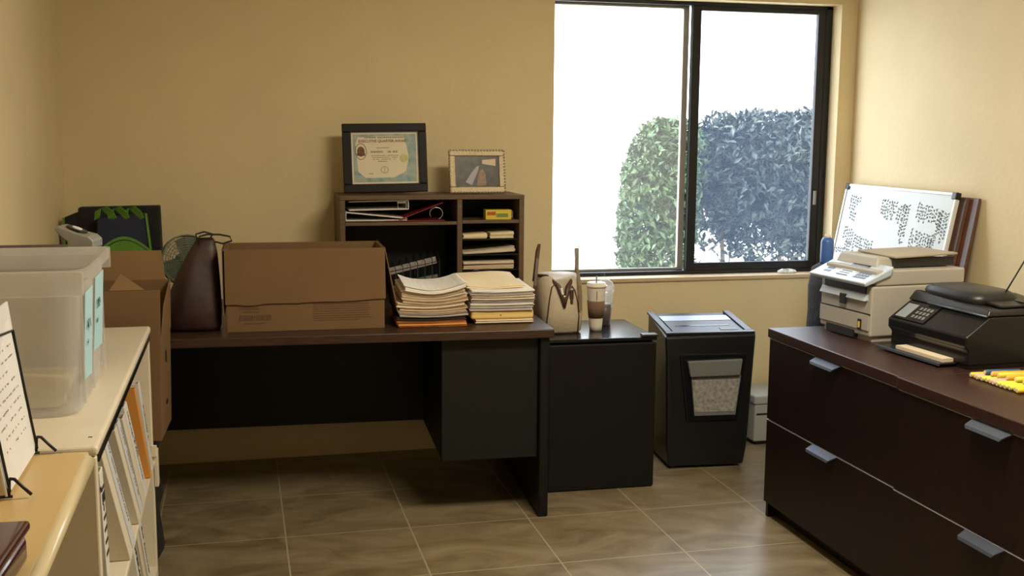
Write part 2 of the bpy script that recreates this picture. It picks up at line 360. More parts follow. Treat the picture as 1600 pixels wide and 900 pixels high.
shrub('hedge_shrub', 'dark clipped hedge bush filling the lower right pane', [(3.45, 6.95, 1.12, .5, .4, .52), (3.85, 7.0, 1.15, .48, .4, .50), (3.22, 6.9, 1.22, .36, .30, .36), (3.12, 6.9, 1.22, .24, .25, .40), (3.05, 6.9, .95, .2, .2, .4), (4.05, 7.0, .95, .4, .4, .5), (3.6, 6.95, 1.0, .5, .4, .45)], 42000, 'leaf2',
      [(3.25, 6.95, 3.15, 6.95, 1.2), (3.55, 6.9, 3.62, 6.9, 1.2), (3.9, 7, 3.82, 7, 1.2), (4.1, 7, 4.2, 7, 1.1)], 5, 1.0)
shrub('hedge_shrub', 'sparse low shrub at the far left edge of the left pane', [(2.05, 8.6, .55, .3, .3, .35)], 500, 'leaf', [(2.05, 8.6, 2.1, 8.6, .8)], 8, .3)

# ceiling light fitting (above the frame)
t = thing('ceiling_light', 'rectangular ceiling light fitting above the middle of the room', 'light', (1.45, 2.25, 2.6))
MB().box(-.6, .6, -.32, .32, -.06, -.001).build('housing', 'white', t, bevel=.005)
# ------------------------------------------------------------------ desk
DR = R(-2.6)
desk = thing('desk', 'long office desk with walnut brown top and black base against the back wall', 'desk', (1.14, 3.945, 0), DR)
MB().box(-1.80, 0, 0, .95, .706, .74).build('desktop', 'desk_top', desk, bevel=.004)
MB().box(-1.74, -.05, .80, .82, .20, .705).build('modesty_panel', 'black', desk, bevel=.002)
MB().box(-.05, -.012, .02, .93, 0, .705).build('end_panel', 'black', desk, bevel=.008, seg=3)
MB().box(-1.79, -1.75, .02, .93, 0, .705).build('end_panel', 'black', desk, bevel=.006)
ped = MB().box(-.42, -.052, .065, .66, .235, .704).build('pedestal', 'black', desk, bevel=.002)
MB().box(-.421, -.052, .045, .064, .235, .70).build('drawer_front', 'greyblack', ped, bevel=.002)

# ------------------------------------------------------------------ hutch on the desk
HX0, HX1, HY0, HY1, HZ0, HZ1 = .412, 1.212, 4.695, 4.972, .7415, 1.20
hu = thing('desk_hutch', 'brown wooden desk hutch with black inside holding binders and papers', 'hutch', (HX0, HY0, HZ0))
W_, D_, H_ = HX1-HX0, HY1-HY0, HZ1-HZ0
for x in (0, W_-.022): MB().box(x, x+.022, 0, D_, 0, H_-.019).build('side_panel', 'hutch', hu, bevel=.0015)
MB().box(0, W_, -.002, D_, H_-.018, H_).build('top', 'hutch', hu, bevel=.0015)
MB().box(.022, W_-.022, D_-.01, D_-.002, .001, H_-.02).build('back_panel', 'black', hu)
DV = .502
MB().box(DV, DV+.022, 0, D_-.011, 0, H_-.019).build('divider', 'hutch', hu, bevel=.0015)
MB().box(.023, DV-.001, .002, D_-.012, .332, .346).build('shelf', 'hutch', hu, bevel=.001)
MB().box(DV+.023, W_-.023, .002, D_-.012, .336, .350).build('shelf', 'hutch', hu, bevel=.001)
for k, z in enumerate((.262, .195, .128, .062)): MB().box(DV+.023, W_-.023, .01, D_-.012, z, z+.006).build('letter_shelf', 'black', hu)
MB().box(.022, .023, .004, D_-.012, .004, H_-.02).build('inner_lining', 'black', hu); MB().box(DV-.0015, DV-.0005, .004, D_-.012, .004, .331).build('inner_lining', 'black', hu)
MB().box(.023, DV-.001, .004, D_-.012, .3465, .3475).build('shelf_lining', 'black', hu)

def ring_binder(name, label, loc, rot, m, w=.25, d=.27, th=.045, op=.0, grp='ring binders in the hutch top bay'):
    """binder lying flat, spine at right, seen from its open end"""
    t = thing(name, label, 'binder', loc, 0, grp); t.rotation_euler = rot
    MB().box(0, w, 0, d*.85, 0, .005).build('cover', m, t, bevel=.001)
    MB().add([(0, 0, th+op), (w, 0, th), (w, d*.85, th), (0, d*.85, th+op), (0, 0, th+op+.005), (w, 0, th+.005), (w, d*.85, th+.005), (0, d*.85, th+op+.005)],
             [(0, 3, 2, 1), (4, 5, 6, 7), (0, 1, 5, 4), (1, 2, 6, 5), (2, 3, 7, 6), (3, 0, 4, 7)]).build('cover', m, t)
    MB().box(w-.003, w, 0, d*.85, .003, th).build('spine', m, t)
    MB().tube([(w-.028+.019*math.cos(a*math.pi/8), .01, th/2+.019*math.sin(a*math.pi/8)) for a in range(16)], .0016, 6, True).build('ring', 'metal', t, smooth=True)
    MB().box(w-.05, w-.012, .006, .012, th-.010, th).build('ring_plate', 'metal', t, bevel=.002)
    return t
Zs = HZ0+.3485
t = ring_binder('ring_binder', 'upper white ring binder lying open-end out in the hutch', (.452, 4.712, Zs+.046), (0, R(-.8), 0), 'binder', w=.255, th=.036)
t = ring_binder('ring_binder', 'lower white ring binder in the hutch, wedge shaped with its spine at left', (.700, 4.948, Zs+.001), (0, 0, math.pi), 'binder', w=.262, th=.036, op=-.028)
t = ring_binder('ring_binder', 'red ring binder lying splayed open in the hutch', (.905, 4.95, Zs+.001), (0, 0, 0), 'red', w=.0, th=.03) if False else None
t = thing('ring_binder', 'red ring binder lying splayed open in the hutch', 'binder', (.60, 4.70, Zs), 0, 'ring binders in the hutch top bay')
MB().box(.005, .262, .003, .23, 0, .003).build('cover', 'red', t)
MB().obox((.160, .115, .043), (.20, .22, .003), (0, R(-21), 0)).build('cover', 'red', t)
MB().tube([(.225+.028*math.cos(a*math.pi/10), .012, .032+.026*math.sin(a*math.pi/10)) for a in range(-4, 13)], .0018, 6).build('ring', 'metal', t, smooth=True)
# yellow box
t = thing('staple_box', 'small yellow and red cardboard box on the hutch right shelf', 'box', (1.045, 4.72, HZ0+.3505), 0)
MB().box(0, .115, 0, .05, 0, .042).build('carton', 'yellow_box', t, bevel=.001)
MB().box(.006, .045, -.0012, -.0002, .019, .034).build('red_print', 'red_print', t); MB().box(.048, .10, -.0012, -.0002, .010, .026).build('green_print', 'green_print', t)
MB().box(.1152, .123, .004, .046, .006, .038).build('clear_end', 'clear', t)
# papers in the letter slots
def slab(name, label, cat, w, d, h, loc, rz, m, seed, a0=0, a1=0, g=None, jit=.003, group=None, nx=8, ny=6, parent=None, rows=3):
    r = random.Random(seed); g = g or (lambda x, y: 0); rings = []
    per = [(i/nx, 0) for i in range(nx)]+[(1, j/ny) for j in range(ny)]+[(1-i/nx, 1) for i in range(nx)]+[(0, 1-j/ny) for j in range(ny)]
    for k in range(rows+1):
        q = k/rows; ring = []; jx, jy = r.uniform(-jit, jit), r.uniform(-jit, jit)
        for (x, y) in per:
            ring.append((x*w+jx+r.uniform(-.2, .2)*jit, y*d+jy+r.uniform(-.2, .2)*jit, (a0*(1-q)+a1*q)*g(x, y)+h*q))
        rings.append(ring)
    mb = MB(); mb.loft(rings, False); n = len(per)
    for k, q, off in ((0, 0, 0), (rows, 1, h)):   # grid caps
        grid = {}
        for i in range(nx+1):
            for j in range(ny+1):
                x, y = i/nx, j/ny
                if (x, y) in per or i in (0, nx) or j in (0, ny):
                    idx = i if j == 0 else nx+j if i == nx else nx+ny+(nx-i) if j == ny else 2*nx+ny+(ny-j)
                    grid[i, j] = k*n+(idx % n)
                else:
                    a = a1 if q else a0; mb.v.append((x*w, y*d, a*g(x, y)+off)); grid[i, j] = len(mb.v)-1
        for i in range(nx):
            for j in range(ny): mb.f.append((grid[i, j], grid[i+1, j], grid[i+1, j+1], grid[i, j+1]))
    o = mb.build(name, m, parent)
    o.location = loc; o.rotation_euler = (0, 0, rz)
    if label: tag(o, label, cat, group)
    return o
sx = HX0+DV+.026; zz = [HZ0+z+.0062 for z in (.262, .195, .128, .062)]
G = 'papers in the hutch letter slots'
slab('paper_bundle', 'cream envelopes at the left of the top letter slot', 'papers', .105, .2, .018, (sx+.004, 4.712, zz[0]+.001), 0, M['manila'], 1, a1=.006, g=lambda x, y: x, group=G)
slab('paper_bundle', 'cream envelopes at the right of the top letter slot', 'papers', .105, .2, .024, (sx+.122, 4.712, zz[0]+.001), 0, M['manila'], 2, a1=.005, g=lambda x, y: x, group=G)
slab('paper_bundle', 'grey white bundle rising to the right in the second letter slot', 'papers', .232, .21, .010, (sx+.003, 4.712, zz[1]+.001), 0, M['cream'], 3, a0=.008, a1=.022, g=lambda x, y: x**1.3, group=G)
slab('paper_bundle', 'pinkish grey folders lying flat in the third letter slot', 'papers', .225, .21, .015, (sx+.004, 4.712, zz[2]+.001), 0, M['tanp'], 4, a1=.004, g=lambda x, y: x, group=G)
slab('paper_bundle', 'cream folder lying on the pinkish folders in the third letter slot', 'papers', .225, .20, .013, (sx+.003, 4.708, zz[2]+.0205), 0, M['cream'], 5, a0=.001, a1=.003, g=lambda x, y: x, group=G)
# wire sorter in lower left bay
t = thing('wire_sorter', 'clear and wire desk sorter inside the dark lower hutch bay', 'sorter', (.60, 4.72, HZ0+.001))
b = MB()
for k in range(8):
    x = .02+k*.032; b.tube([(x, .02, 0), (x, .02, .13+.008*k), (x, .15, .15+.008*k), (x, .15, 0)], .0018, 5)
for z in (.004, .07, .125): b.tube([(.02, .02, z), (.244, .02, z+(.05 if z > .1 else 0)*.9), ], .0018, 5)
b.build('wire_frame', 'bplastic2', t, smooth=True)
MB().obox((.13, .07, .145), (.22, .006, .030), (0, R(-13), 0)).build('file_edge', 'greyp', t)
MB().obox((.19, .10, .085), (.12, .006, .014), (0, R(-10), 0)).build('file_edge', 'clear', t)

# framed certificate
def picture(name, label, loc, w, h, fw, fm, rx, rz=0, ry=0, d=.018):
    t = thing(name, label, 'frame', loc); t.rotation_euler = (rx, ry, rz)
    b = MB()
    for q in ((0, w, 0, fw), (0, w, h-fw, h), (0, fw, fw, h-fw), (w-fw, w, fw, h-fw)): b.box(q[0], q[1], 0, d, q[2], q[3])
    b.build('frame_moulding', fm, t, bevel=.004, seg=3)
    MB().box(.002, w-.002, d-.004, d-.001, .002, h-.002).build('backing', 'darkframe', t)
    return t
w, h = .362, .298
t = picture('certificate_frame', 'black framed certificate with teal border standing on the hutch', (.440, 4.795, 1.2065), w, h, .036, 'darkframe', R(-8), R(-3), R(-1.0))
b = MB()
for q in ((.034, w-.034, .034, .038), (.034, w-.034, h-.038, h-.034), (.034, .038, .038, h-.038), (w-.038, w-.034, .038, h-.038)): b.box(q[0], q[1], .002, .009, q[2], q[3])
b.build('inner_lip', 'bplastic2', t)
pp = MB().box(.036, w-.036, .0085, .0105, .036, h-.036).build('certificate', 'cert', t)
b = MB(); A, B_, C_, D2 = .046, w-.046, .046, h-.046
b.prism([(A, C_), (B_, C_), (B_, D2), (B_-.055, D2), (B_-.04, D2-.05), (B_-.032, D2-.10), (B_-.045, C_+.045), (B_-.10, C_+.018), (A+.05, C_+.018), (A+.018, C_+.045), (A+.01, D2-.04), (A+.02, D2-.012), (A+.12, D2-.008), (B_-.055, D2-.008), (B_-.055, D2), (A, D2)], .0076, .0084)
b.build('border', 'teal', pp)
text('lettering', 'EXECUTIVE QUARTER AWARD', .0155, 'brownink', pp, basis((.176, .0078, .222), (1, 0, 0), (0, 0, 1)), .0003, .0002)
b = MB(); r = random.Random(4)
for (x0_, x1_, z, hh, dn) in ((.095, .265, .238, .006, .9), (.145, .20, .193, .003, .9), (.12, .235, .176, .008, .85), (.115, .24, .160, .003, .9), (.125, .235, .152, .003, .9), (.13, .225, .144, .003, .9), (.15, .19, .135, .004, .9), (.10, .135, .082, .004, .6)):
    x = x0_
    while x < x1_:
        l = r.uniform(.003, .009)
        if r.random() < dn: b.box(x, min(x+l, x1_), .0078, .0084, z-hh/2, z+hh/2)
        x += l+.0016
b.build('lettering', 'greyline', pp)
def disc(mb, x, z, r, y0, y1, n=24, rz=1):
    mb.prism([(x+r*math.cos(2*math.pi*k/n), z+r*rz*math.sin(2*math.pi*k/n)) for k in range(n)], y0, y1)
b = MB(); b.tube([(.078+.024*math.cos(k*math.pi/12), .0078, .178+.034*math.sin(k*math.pi/12)) for k in range(24)], .0012, 5, True)
disc(b, .078, .178, .016, .0076, .0084, rz=1.35); b.box(.060, .096, .0076, .0084, .160, .170); b.build('emblem', 'brownink', pp)
b = MB(); disc(b, .262, .148, .018, .0072, .0084); b.build('gold_seal', 'seal', pp)
b = MB(); b.tube([(.178+.015*math.cos(k*math.pi/12), .0080, .098+.014*math.sin(k*math.pi/12)) for k in range(24)], .0012, 5, True); b.tube([(.178, .008, .088), (.178, .008, .108)], .001, 4); b.build('emblem', 'greyline', pp)

w, h = .250, .188
t = picture('photo_frame', 'small ornate pewter gold picture frame standing on the right of the hutch', (.897, 4.765, 1.2065), w, h, .026, 'gold', R(-9), R(2))
b = MB()
for k in range(18):
    for z in (.002, h-.002): b.obox((.008+k*(w-.016)/17, .004, z), (.009, .012, .007), (0, R(20), 0))
for k in range(14):
    for x in (.002, w-.002): b.obox((x, .004, .006+k*(h-.012)/13), (.007, .012, .009), (0, R(20), 0))
b.build('beaded_rim', mat('dark_pewter', (.16, .12, .07), .4, .5), t, bevel=.001)
ph = MB().box(.026, w-.026, .008, .0105, .026, h-.026).build('photograph', 'photo_dark', t)
MB().prism([(.072, .048), (.10, .034), (.128, .095), (.135, .12), (.122, .115), (.10, .09)], .0068, .0078).build('light_shape', 'photo_white', ph)
MB().prism([(.122, .032), (.165, .032), (.162, .085), (.150, .105), (.138, .10), (.128, .07)], .0068, .0078).build('tan_shape', 'photo_tan', ph)
MB().prism([(.148, .128), (.210, .118), (.210, .150), (.150, .145)], .0068, .0078).build('pale_shape', 'photo_light', ph)

# ------------------------------------------------------------------ cardboard box on the desk
t = thing('cardboard_box', 'long open cardboard box with barcode in the middle of the desk', 'box', (-.052, 4.103, .7405), R(-1.2))
w, d, h, k = .572, .285, .300, .004
b = MB(); b.box(0, w, 0, k, 0, h-.004).box(0, w, d-k, d, 0, h).box(0, k, k, d-k, 0, h).box(w-k, w, k, d-k, 0, h).box(k, w-k, k, d-k, 0, k)
b.build('carton_body', 'card', t, bevel=.001)
# front flap folded down over the front, ragged lower edge
b = MB(); pts = [(0, h+.003)]; r = random.Random(2); low = [(-.004+i*(w+.008)/16, .100+.010*i/16+r.uniform(-.003, .003)) for i in range(17)]
b.prism([(-.004, h+.003), *low, (w+.002, h+.003)], -.008, -.0045); b.build('front_flap', 'card', t)
b = MB(); b.add([(w+.001, .0, h), (w+.001, d, h), (w+.048, d, .05), (w+.048, .0, .06), (w+.004, .0, h+.003), (w+.004, d, h+.003), (w+.052, d, .052), (w+.052, .0, .062)], [(0, 3, 2, 1), (4, 5, 6, 7), (0, 1, 5, 4), (1, 2, 6, 5), (2, 3, 7, 6), (3, 0, 4, 7)]); b.build('side_flap', 'card', t)
b = MB(); b.box(-.012, -.009, .0, d, .06, h+.002).box(-.012, 0, 0, d, h-.001, h+.002); b.build('side_flap', 'card', t)
b = MB(); r = random.Random(9)
x = .045
while x < .155:
    l = r.uniform(.0012, .005); b.box(x, x+l, -.0012, -.0002, .042, .062); x += l+r.uniform(.001, .004)
b.build('barcode', 'card_dark', t); b = MB(); b.box(.045, .115, -.0012, -.0002, .083, .090).box(.055, .115, -.0012, -.0002, .072, .077).box(.06, .14, -.0012, -.0002, .030, .034); b.build('printed_title', 'card_dark', t); b = MB()
for i in range(8):
    x = .31
    while x < .51-(i == 0)*.05:
        l = r.uniform(.006, .02); b.box(x, x+l, -.0012, -.0002, .035+i*.0085, .0380+i*.0085+(i == 7)*.002); x += l+.003
b.build('printing', 'card_dark', t)

# ------------------------------------------------------------------ paper stacks
def ordn(i): return ['topmost', 'second from top', 'third from top', 'fourth from top', 'fifth from top', 'sixth from top', 'seventh from top', 'eighth from top', 'lowest'][i]
gL = lambda x, y: (x-.45)**2*1.6+.12*(1-x)*y+.02*math.sin(9*x+3*y)
L = [('orangep', .011, 'orange envelope'), ('orangep', .011, 'orange brown folder'), ('darkp', .011, 'dark brown folder'), ('greyp', .012, 'grey white folder'), ('tanp', .018, 'tan paper bundle'),
     ('cream', .019, 'cream paper bundle'), ('tanp', .019, 'tan bundle with worn edges'), ('cream', .020, 'cream paper sheaf'), ('paper', .014, 'white sheaf curling up')]
z = .741; amp = 0
for i, (m, hh, nm) in enumerate(L):
    da = .0045 if i < 6 else .010; jx, jy = rnd.uniform(-.009, .009), rnd.uniform(-.008, .008)
    slab('paper_bundle', nm+', '+(ordn(len(L)-1-i) if i else 'lowest')+' in the left stack beside the cardboard box', 'papers', .258-.010*max(0, i-5), .29, hh, (.574+jx+.010*max(0, i-5), 4.085+jy, z), DR+rnd.uniform(-.02, .02), M[m], 20+i,
         a0=amp, a1=amp+da, g=gL, rows=5, jit=.005, group='papers in the left desk stack')
    z += hh+.0006; amp += da
gR = lambda x, y: (x-.5)**2*.5+.03*math.sin(7*x+2)+.3*y*y
L = [('cream', .016, 'white booklet'), ('yellowp', .034, 'thick yellow envelope'), ('greyp', .014, 'grey paper bundle'), ('paper', .013, 'white paper bundle'), ('greyp', .012, 'dark edged folder'),
     ('cream', .014, 'cream paper bundle'), ('greyp', .012, 'grey purple folder'), ('paper', .008, 'white sheets')]
z = .741; amp = 0
for i, (m, hh, nm) in enumerate(L):
    da = .003; jx, jy = rnd.uniform(-.005, .005), rnd.uniform(-.004, .004)
    o = slab('paper_bundle', nm+', '+(ordn(len(L)-i) if i else 'lowest')+' in the right stack by the handbag', 'papers', (.225 if i == 0 else .245), .27, hh, (.852+jx+(.018 if i == 0 else 0), 4.105+jy, z), DR+rnd.uniform(-.02, .02), M[m], 40+i,
             a0=amp, a1=amp+da, g=gR, jit=.005 if i != 1 else .001, group='papers in the right desk stack', rows=4)
    if i == 1:
        q = MB(); disc(q, .115, .016, .0022, -.003, -.0012, 10); q.build('button', 'darkp', o)
        bv = o.modifiers.new('bevel', 'BEVEL'); bv.width = .01; bv.segments = 3; bv.limit_method = 'ANGLE'; bv.angle_limit = R(50)
    z += hh+.0006; amp += da
fo = slab('file_folder', 'fluffy manila folder with dark tab marks, topmost in the right stack by the handbag', 'folder', .225, .245, .008, (.846, 4.150, z+.001), DR+.02, M['manila'], 60, a0=.03, a1=.055, g=lambda x, y: gR(x, y)+.25*y*math.sin(3.1*x), jit=.004, group='papers in the right desk stack')
MB().obox((.08, .235, .045), (.022, .006, .004)).obox((.125, .238, .047), (.026, .006, .004)).build('tab_marks', 'darkp', fo)

# ------------------------------------------------------------------ fan, maroon bag, totes at the left end of the desk
t = thing('desk_fan', 'grey green round desk fan behind the maroon bag', 'fan', (-.205, 4.56, .741), R(18))
MB().lathe([(.001, 0), (.07, 0), (.068, .012), (.02, .022), (.014, .03), (.012, .12)], n=24).build('base', 'fan', t, smooth=True)
hd = bpy.data.objects.new('fan_head', None); COL.objects.link(hd); hd.parent = t; hd.location = (0, 0, .215); hd.rotation_euler = (R(-12), 0, 0)
RF = .100
b = MB(); circ = lambda rr, yy, n=36: [(rr*math.cos(2*math.pi*k/n), yy, rr*math.sin(2*math.pi*k/n)) for k in range(n)]
for rr, yy in ((RF, -.02), (RF, .02), (RF*1.01, 0)): b.tube(circ(rr, yy), .0028, 6, True)
for k in range(1, 11): b.tube(circ(RF*k/11, -.02-.022*(1-(k/11)**2)), .0011, 5, True)
for k in range(1, 8): b.tube(circ(RF*k/8, .02+.022*(1-(k/8)**2)), .0011, 5, True)
for k in range(16):
    a = k*math.pi/8
    b.tube([(RF*.1*math.cos(a), -.042, RF*.1*math.sin(a)), (RF*.6*math.cos(a), -.034, RF*.6*math.sin(a)), (RF*math.cos(a), -.02, RF*math.sin(a)), (RF*math.cos(a), .02, RF*math.sin(a)), (RF*.5*math.cos(a), .037, RF*.5*math.sin(a))], .0011, 5)
b.build('cage', 'fan', hd, smooth=True)
b = MB(); b.T = Matrix.Rotation(math.pi/2, 4, 'X'); b.lathe([(.001, -.045), (.028, -.045), (.03, -.03), (.03, .0), (.02, .01)]); b.lathe([(.001, -.09), (.03, -.085), (.036, -.06), (.03, -.046)]); b.build('motor', 'fan', hd, smooth=True)
for k in range(3):
    b = MB(); a = k*2.094
    b.T = Matrix.Rotation(a, 4, 'Y')
    b.add([(0, .005, .01), (.035, -.010, .04), (.045, -.016, .09), (0, -.004, .098), (-.038, .012, .08), (-.025, .010, .03)], [(0, 1, 2, 3), (0, 3, 4, 5)]); b.build('blade', 'fan', hd, thick=.0015)

t = thing('tote_bag', 'slumped dark maroon tote bag with dark handles left of the cardboard box', 'bag', (-.17, 4.20, .741), R(2))
b = MB(); secs = []
for (z, xl, xr, ry, p) in ((0, -.100, .092, .062, 3.2), (.02, -.106, .098, .075, 3), (.08, -.100, .100, .078, 2.8), (.15, -.080, .098, .066, 2.6), (.22, -.050, .094, .050, 2.4), (.28, -.018, .090, .036, 2.3), (.325, .012, .082, .024, 2.2), (.335, .018, .076, .012, 2.2)):
    secs.append(((xl+xr)/2, 0, z, (xr-xl)/2, ry, p))
b.rings(secs, 36)
v2 = []
for (x, y, z) in b.v:
    k = 1+.06*math.sin(26*x+9*z)*(1-z/.4); v2.append((x, y*k+.006*math.sin(40*x)*(z > .03), z+.003*math.sin(30*x)*(z > .01)))
b.v = v2; b.build('bag_body', 'maroon', t, smooth=True)
MB().tube([(.03, -.03, .27), (.015, -.045, .20), (.012, -.055, .10), (.016, -.06, .02)], .0025, 6).build('seam', 'brown_leather', t)
MB().strap([(.025, -.01, .31), (.028, -.02, .345), (.055, -.02, .352), (.10, -.015, .350), (.135, -.01, .342), (.142, 0, .325), (.11, .0, .315), (.085, .0, .322), (.065, .01, .31)], (0, 1, 0), .022, .005).build('handle', 'cloth_black', t)
MB().strap([(.055, .015, .315), (.075, .02, .350), (.045, .02, .358), (.015, .018, .350), (.02, .01, .31)], (0, 1, 0), .02, .005).build('handle', 'cloth_black', t)

t = thing('tote_bag', 'black reusable tote bag with green edge in the back left corner', 'bag', (-.50, 4.80, .741), R(-2))
b = MB(); b.hexa([(-.175, -.05, 0), (.19, -.05, 0), (.19, .05, 0), (-.175, .05, 0)], [(-.13, -.03, .415), (.185, -.03, .42), (.185, .03, .42), (-.13, .03, .415)]); b.build('bag_body', 'cloth_black', t, bevel=.006)
b = MB(); b.hexa([(-.195, -.035, 0), (-.10, -.035, 0), (-.10, .045, 0), (-.195, .045, 0)], [(-.185, -.03, .375), (-.10, -.03, .41), (-.10, .03, .41), (-.185, .03, .375)]); b.build('side_gusset', 'cloth_black', t, bevel=.004)
b = MB(); b.strap([(-.190, -.04, .0), (-.186, -.036, .375)], (1, 0, 0), .008, .004); b.build('green_trim', 'green', t)
t = thing('tote_bag', 'navy blue tote bag with lime green trim and handles in the back left corner', 'bag', (-.43, 4.70, .741), R(2))
b = MB(); b.hexa([(-.14, -.04, 0), (.105, -.04, 0), (.105, .04, 0), (-.14, .04, 0)], [(-.12, -.012, .375), (.065, -.012, .395), (.065, .03, .395), (-.12, .03, .375)]); b.build('bag_body', 'navy', t, bevel=.006)
b = MB(); b.strap([(.103, -.044, 0), (.066, -.016, .395)], (1, 0, 0), .009, .004); b.build('green_trim', 'green', t)
b = MB()
b.strap([(-.12+.02*k, -.046, .245+.055*math.sin(k*math.pi/10)) for k in range(0, 11)], (0, 0, 1), .012, .004)
b.prism([(-.12+.02*k, .235+.055*math.sin(k*math.pi/10)) for k in range(0, 11)]+[(.06, .16), (-.1, .16)], -.0445, -.0415); b.build('green_patch', 'green', t)
for x in (-.085, -.035, .02):
    MB().strap([(x-.035, -.014, .375), (x-.03, -.02, .410), (x-.005, -.022, .418), (x+.018, -.018, .395), (x+.028, -.014, .372)], (.75, -.5, .45), .030, .003).build('handle', 'green', t)

# ------------------------------------------------------------------ tall open carton at left and what holds it
t = thing('duffel_bag', 'black soft bag on the floor under the tall carton', 'bag', (-.465, 3.87, 0))
b = MB(); b.rings([(0, 0, .0, .165, .13, 4), (0, 0, .03, .178, .145, 4), (0, 0, .15, .170, .14, 4), (0, 0, .22, .180, .145, 4), (0, 0, .32, .170, .14, 4), (0, 0, .42, .175, .14, 4), (0, 0, .455, .165, .13, 4)], 40)
b.v = [(x+.006*math.sin(31*z+20*y), y, z) for x, y, z in b.v]; b.build('bag_body', 'cloth_black', t, smooth=True)
t = thing('tall_carton', 'tall open cardboard carton between the white shelf and the desk', 'box', (-.60, 3.715, .456), R(0))
b = MB(); k = .004; w, d, h = .335, .28, .47
def skew(p): x, y, z = p; return (x+ (.015*y/d if x > .2 else 0)+.010*z/h*(x > .2), y, z)
for q in ((0, w, 0, k, 0, .50), (0, w, d-k, d, 0, .50), (0, k, k, d-k, 0, .50), (w-k, w, k, d-k, 0, .33), (k, w-k, k, d-k, 0, k)):
    b.box(*q)
b.v = [skew(p) for p in b.v]; b.build('carton_body', 'card', t, bevel=.001)
b = MB(); b.add([(0, d, .50), (w+.012, d, .50), (w+.0, d+.01, .60), (0, d+.01, .60)], [(0, 1, 2, 3)]); b.build('back_flap', 'card_in', t, thick=.004)
b = MB(); b.add([(w+.008, 0, .33), (w+.022, d, .33), (w+.026, d, .50), (w+.016, .09, .44)], [(0, 1, 2, 3)]); b.build('side_flap', 'card', t, thick=.004)
b = MB(); b.add([(.19, .0, .502), (.30, .0, .502), (.225, .03, .552)], [(0, 1, 2)]); b.build('torn_flap', 'card_in', t, thick=.003)
b = MB(); b.obox((w+.0125, .14, .10), (.003, .03, .012), (0, 0, R(-3))).obox((w+.0155, .12, .26), (.003, .010, .04), (0, 0, R(-3))); b.build('printing', 'ink', t)

# ------------------------------------------------------------------ white shelf unit at left with binders
SX = -.285
t = thing('white_bookcase', 'low white bookcase along the left wall holding leaning binders', 'bookcase', (XL+.004, 2.26, 0))
dx = SX-(XL+.004); LY = 1.39
top = MB().box(0, dx+.002, 0, LY+.01, .828, .85).build('top', 'whitegloss', t, bevel=.008, seg=3)
MB().box(dx-.012, dx+.0015, .02, LY-.02, .812, .827).build('gap_shade', 'gloss_black', t)  # black strip paints the shade in the gap under the top
for y, z in ((0, .828), (LY-.03, .828)): MB().box(.002, dx-.002, y, y+.03, 0, .827).build('end_panel', 'whitegloss', t, bevel=.004)
MB().box(.002, .012, .03, LY-.03, 0, .827).build('back_panel', 'whitegloss', t)
MB().box(.012, dx+.003, .031, LY-.031, .405, .420).build('shelf', 'whitegloss', t, bevel=.003)
MB().box(.012, dx, .031, LY-.031, .05, .065).build('shelf', 'whitegloss', t, bevel=.003)
b = MB(); b.box(dx-.002, dx+.012, LY-.030, LY+.012, .33, .45).box(dx-.01, dx+.010, LY-.035, LY-.028, .43, .47); b.build('bracket', 'whitegloss', t, bevel=.003)
MB().obox((dx-.02, .07, .8505), (.008, .004, .001)).build('screw_mark', 'ink', t)

def shear_binder(t, lean, leany):
    """tilt the binder's parts while their feet stay flat on the shelf"""
    sh = Matrix(((1, 0, -lean, 0), (0, 1, -leany, 0), (0, 0, 1, 0), (0, 0, 0, 1)))
    for c in t.children:
        if c.get('shear') is not None:
            c.data.transform(sh @ c.matrix_basis); c.matrix_basis = Matrix(); del c['shear']
def shelf_binder(label, y, th, h, z, m, spine_text=None, ink='inkgrey', lean=.19, leany=-.06, x=SX, size=.02, depth=.27, label_m=None, scribble=False, seed=0, bold=0, tz=.55):
    t = thing('binder', label, 'binder', (x+.004, y, z), 0, 'binders in the white bookcase')
    # local: spine at x=0 facing +X, thickness along y, height z
    cv = MB().box(-depth, 0, 0, .003, 0, h).box(-depth, 0, th-.003, th, 0, h).build('cover', m, t, bevel=.001)
    MB().box(-.003, .0005, .003, th-.003, 0, h).build('spine', m, t, bevel=.001)
    MB().box(-depth+.02, -.006, .006, th-.006, .008, h-.012).build('pages', 'paper', t)
    if label_m: MB().box(.0006, .0012, .005, th-.005, .02, h-.02).build('spine_label', label_m, t)
    if spine_text:
        text('lettering', spine_text, size, ink, t, basis((.0014, th/2, h*tz), (0, 0, -1), (0, 1, 0)), .0003, bold)
    if scribble:
        mb = MB(); r = random.Random(seed)
        mb.T = basis((.0015, th*.62, h*.93), (0, 0, -1), (0, 1, 0)); scrib(mb, h*.75, th*.22, .85, r, .009)
        mb.build('handwriting', ink, t)
    for c in t.children: c['shear'] = 1
    shear_binder(t, lean, leany)
    return t
zf = .4215
shelf_binder('white binder with printed spine title nearest the far end panel', 3.49, .045, .285, zf, 'binder', 'BUSINESS A', size=.022, lean=.10, leany=.10)
shelf_binder('orange binder leaning beside the white end binder', 3.425, .028, .285, zf, 'orange', lean=.12, leany=.12)
t_ = shelf_binder('thick white binder with handwritten Language title beside the orange binder', 3.225, .075, .285, zf, 'binder', 'Language & Alternatives', size=.022, lean=.15, leany=.20, ink='inkgrey')
text('lettering', 'Studies', .02, 'inkgrey', t_, basis((.0014, .058, .15), (0, 0, -1), (0, 1, 0)), .0003)['shear'] = 1
shear_binder(t_, .15, .20)
shelf_binder('cream binder right next to the thick handwritten one', 3.150, .065, .270, zf, 'binder_cream', lean=.15, leany=.20)
shelf_binder('thin bluish white binder with small print between cream and grey ones', 3.085, .055, .275, zf, 'binder2', scribble=True, seed=3, lean=.17, leany=.20)
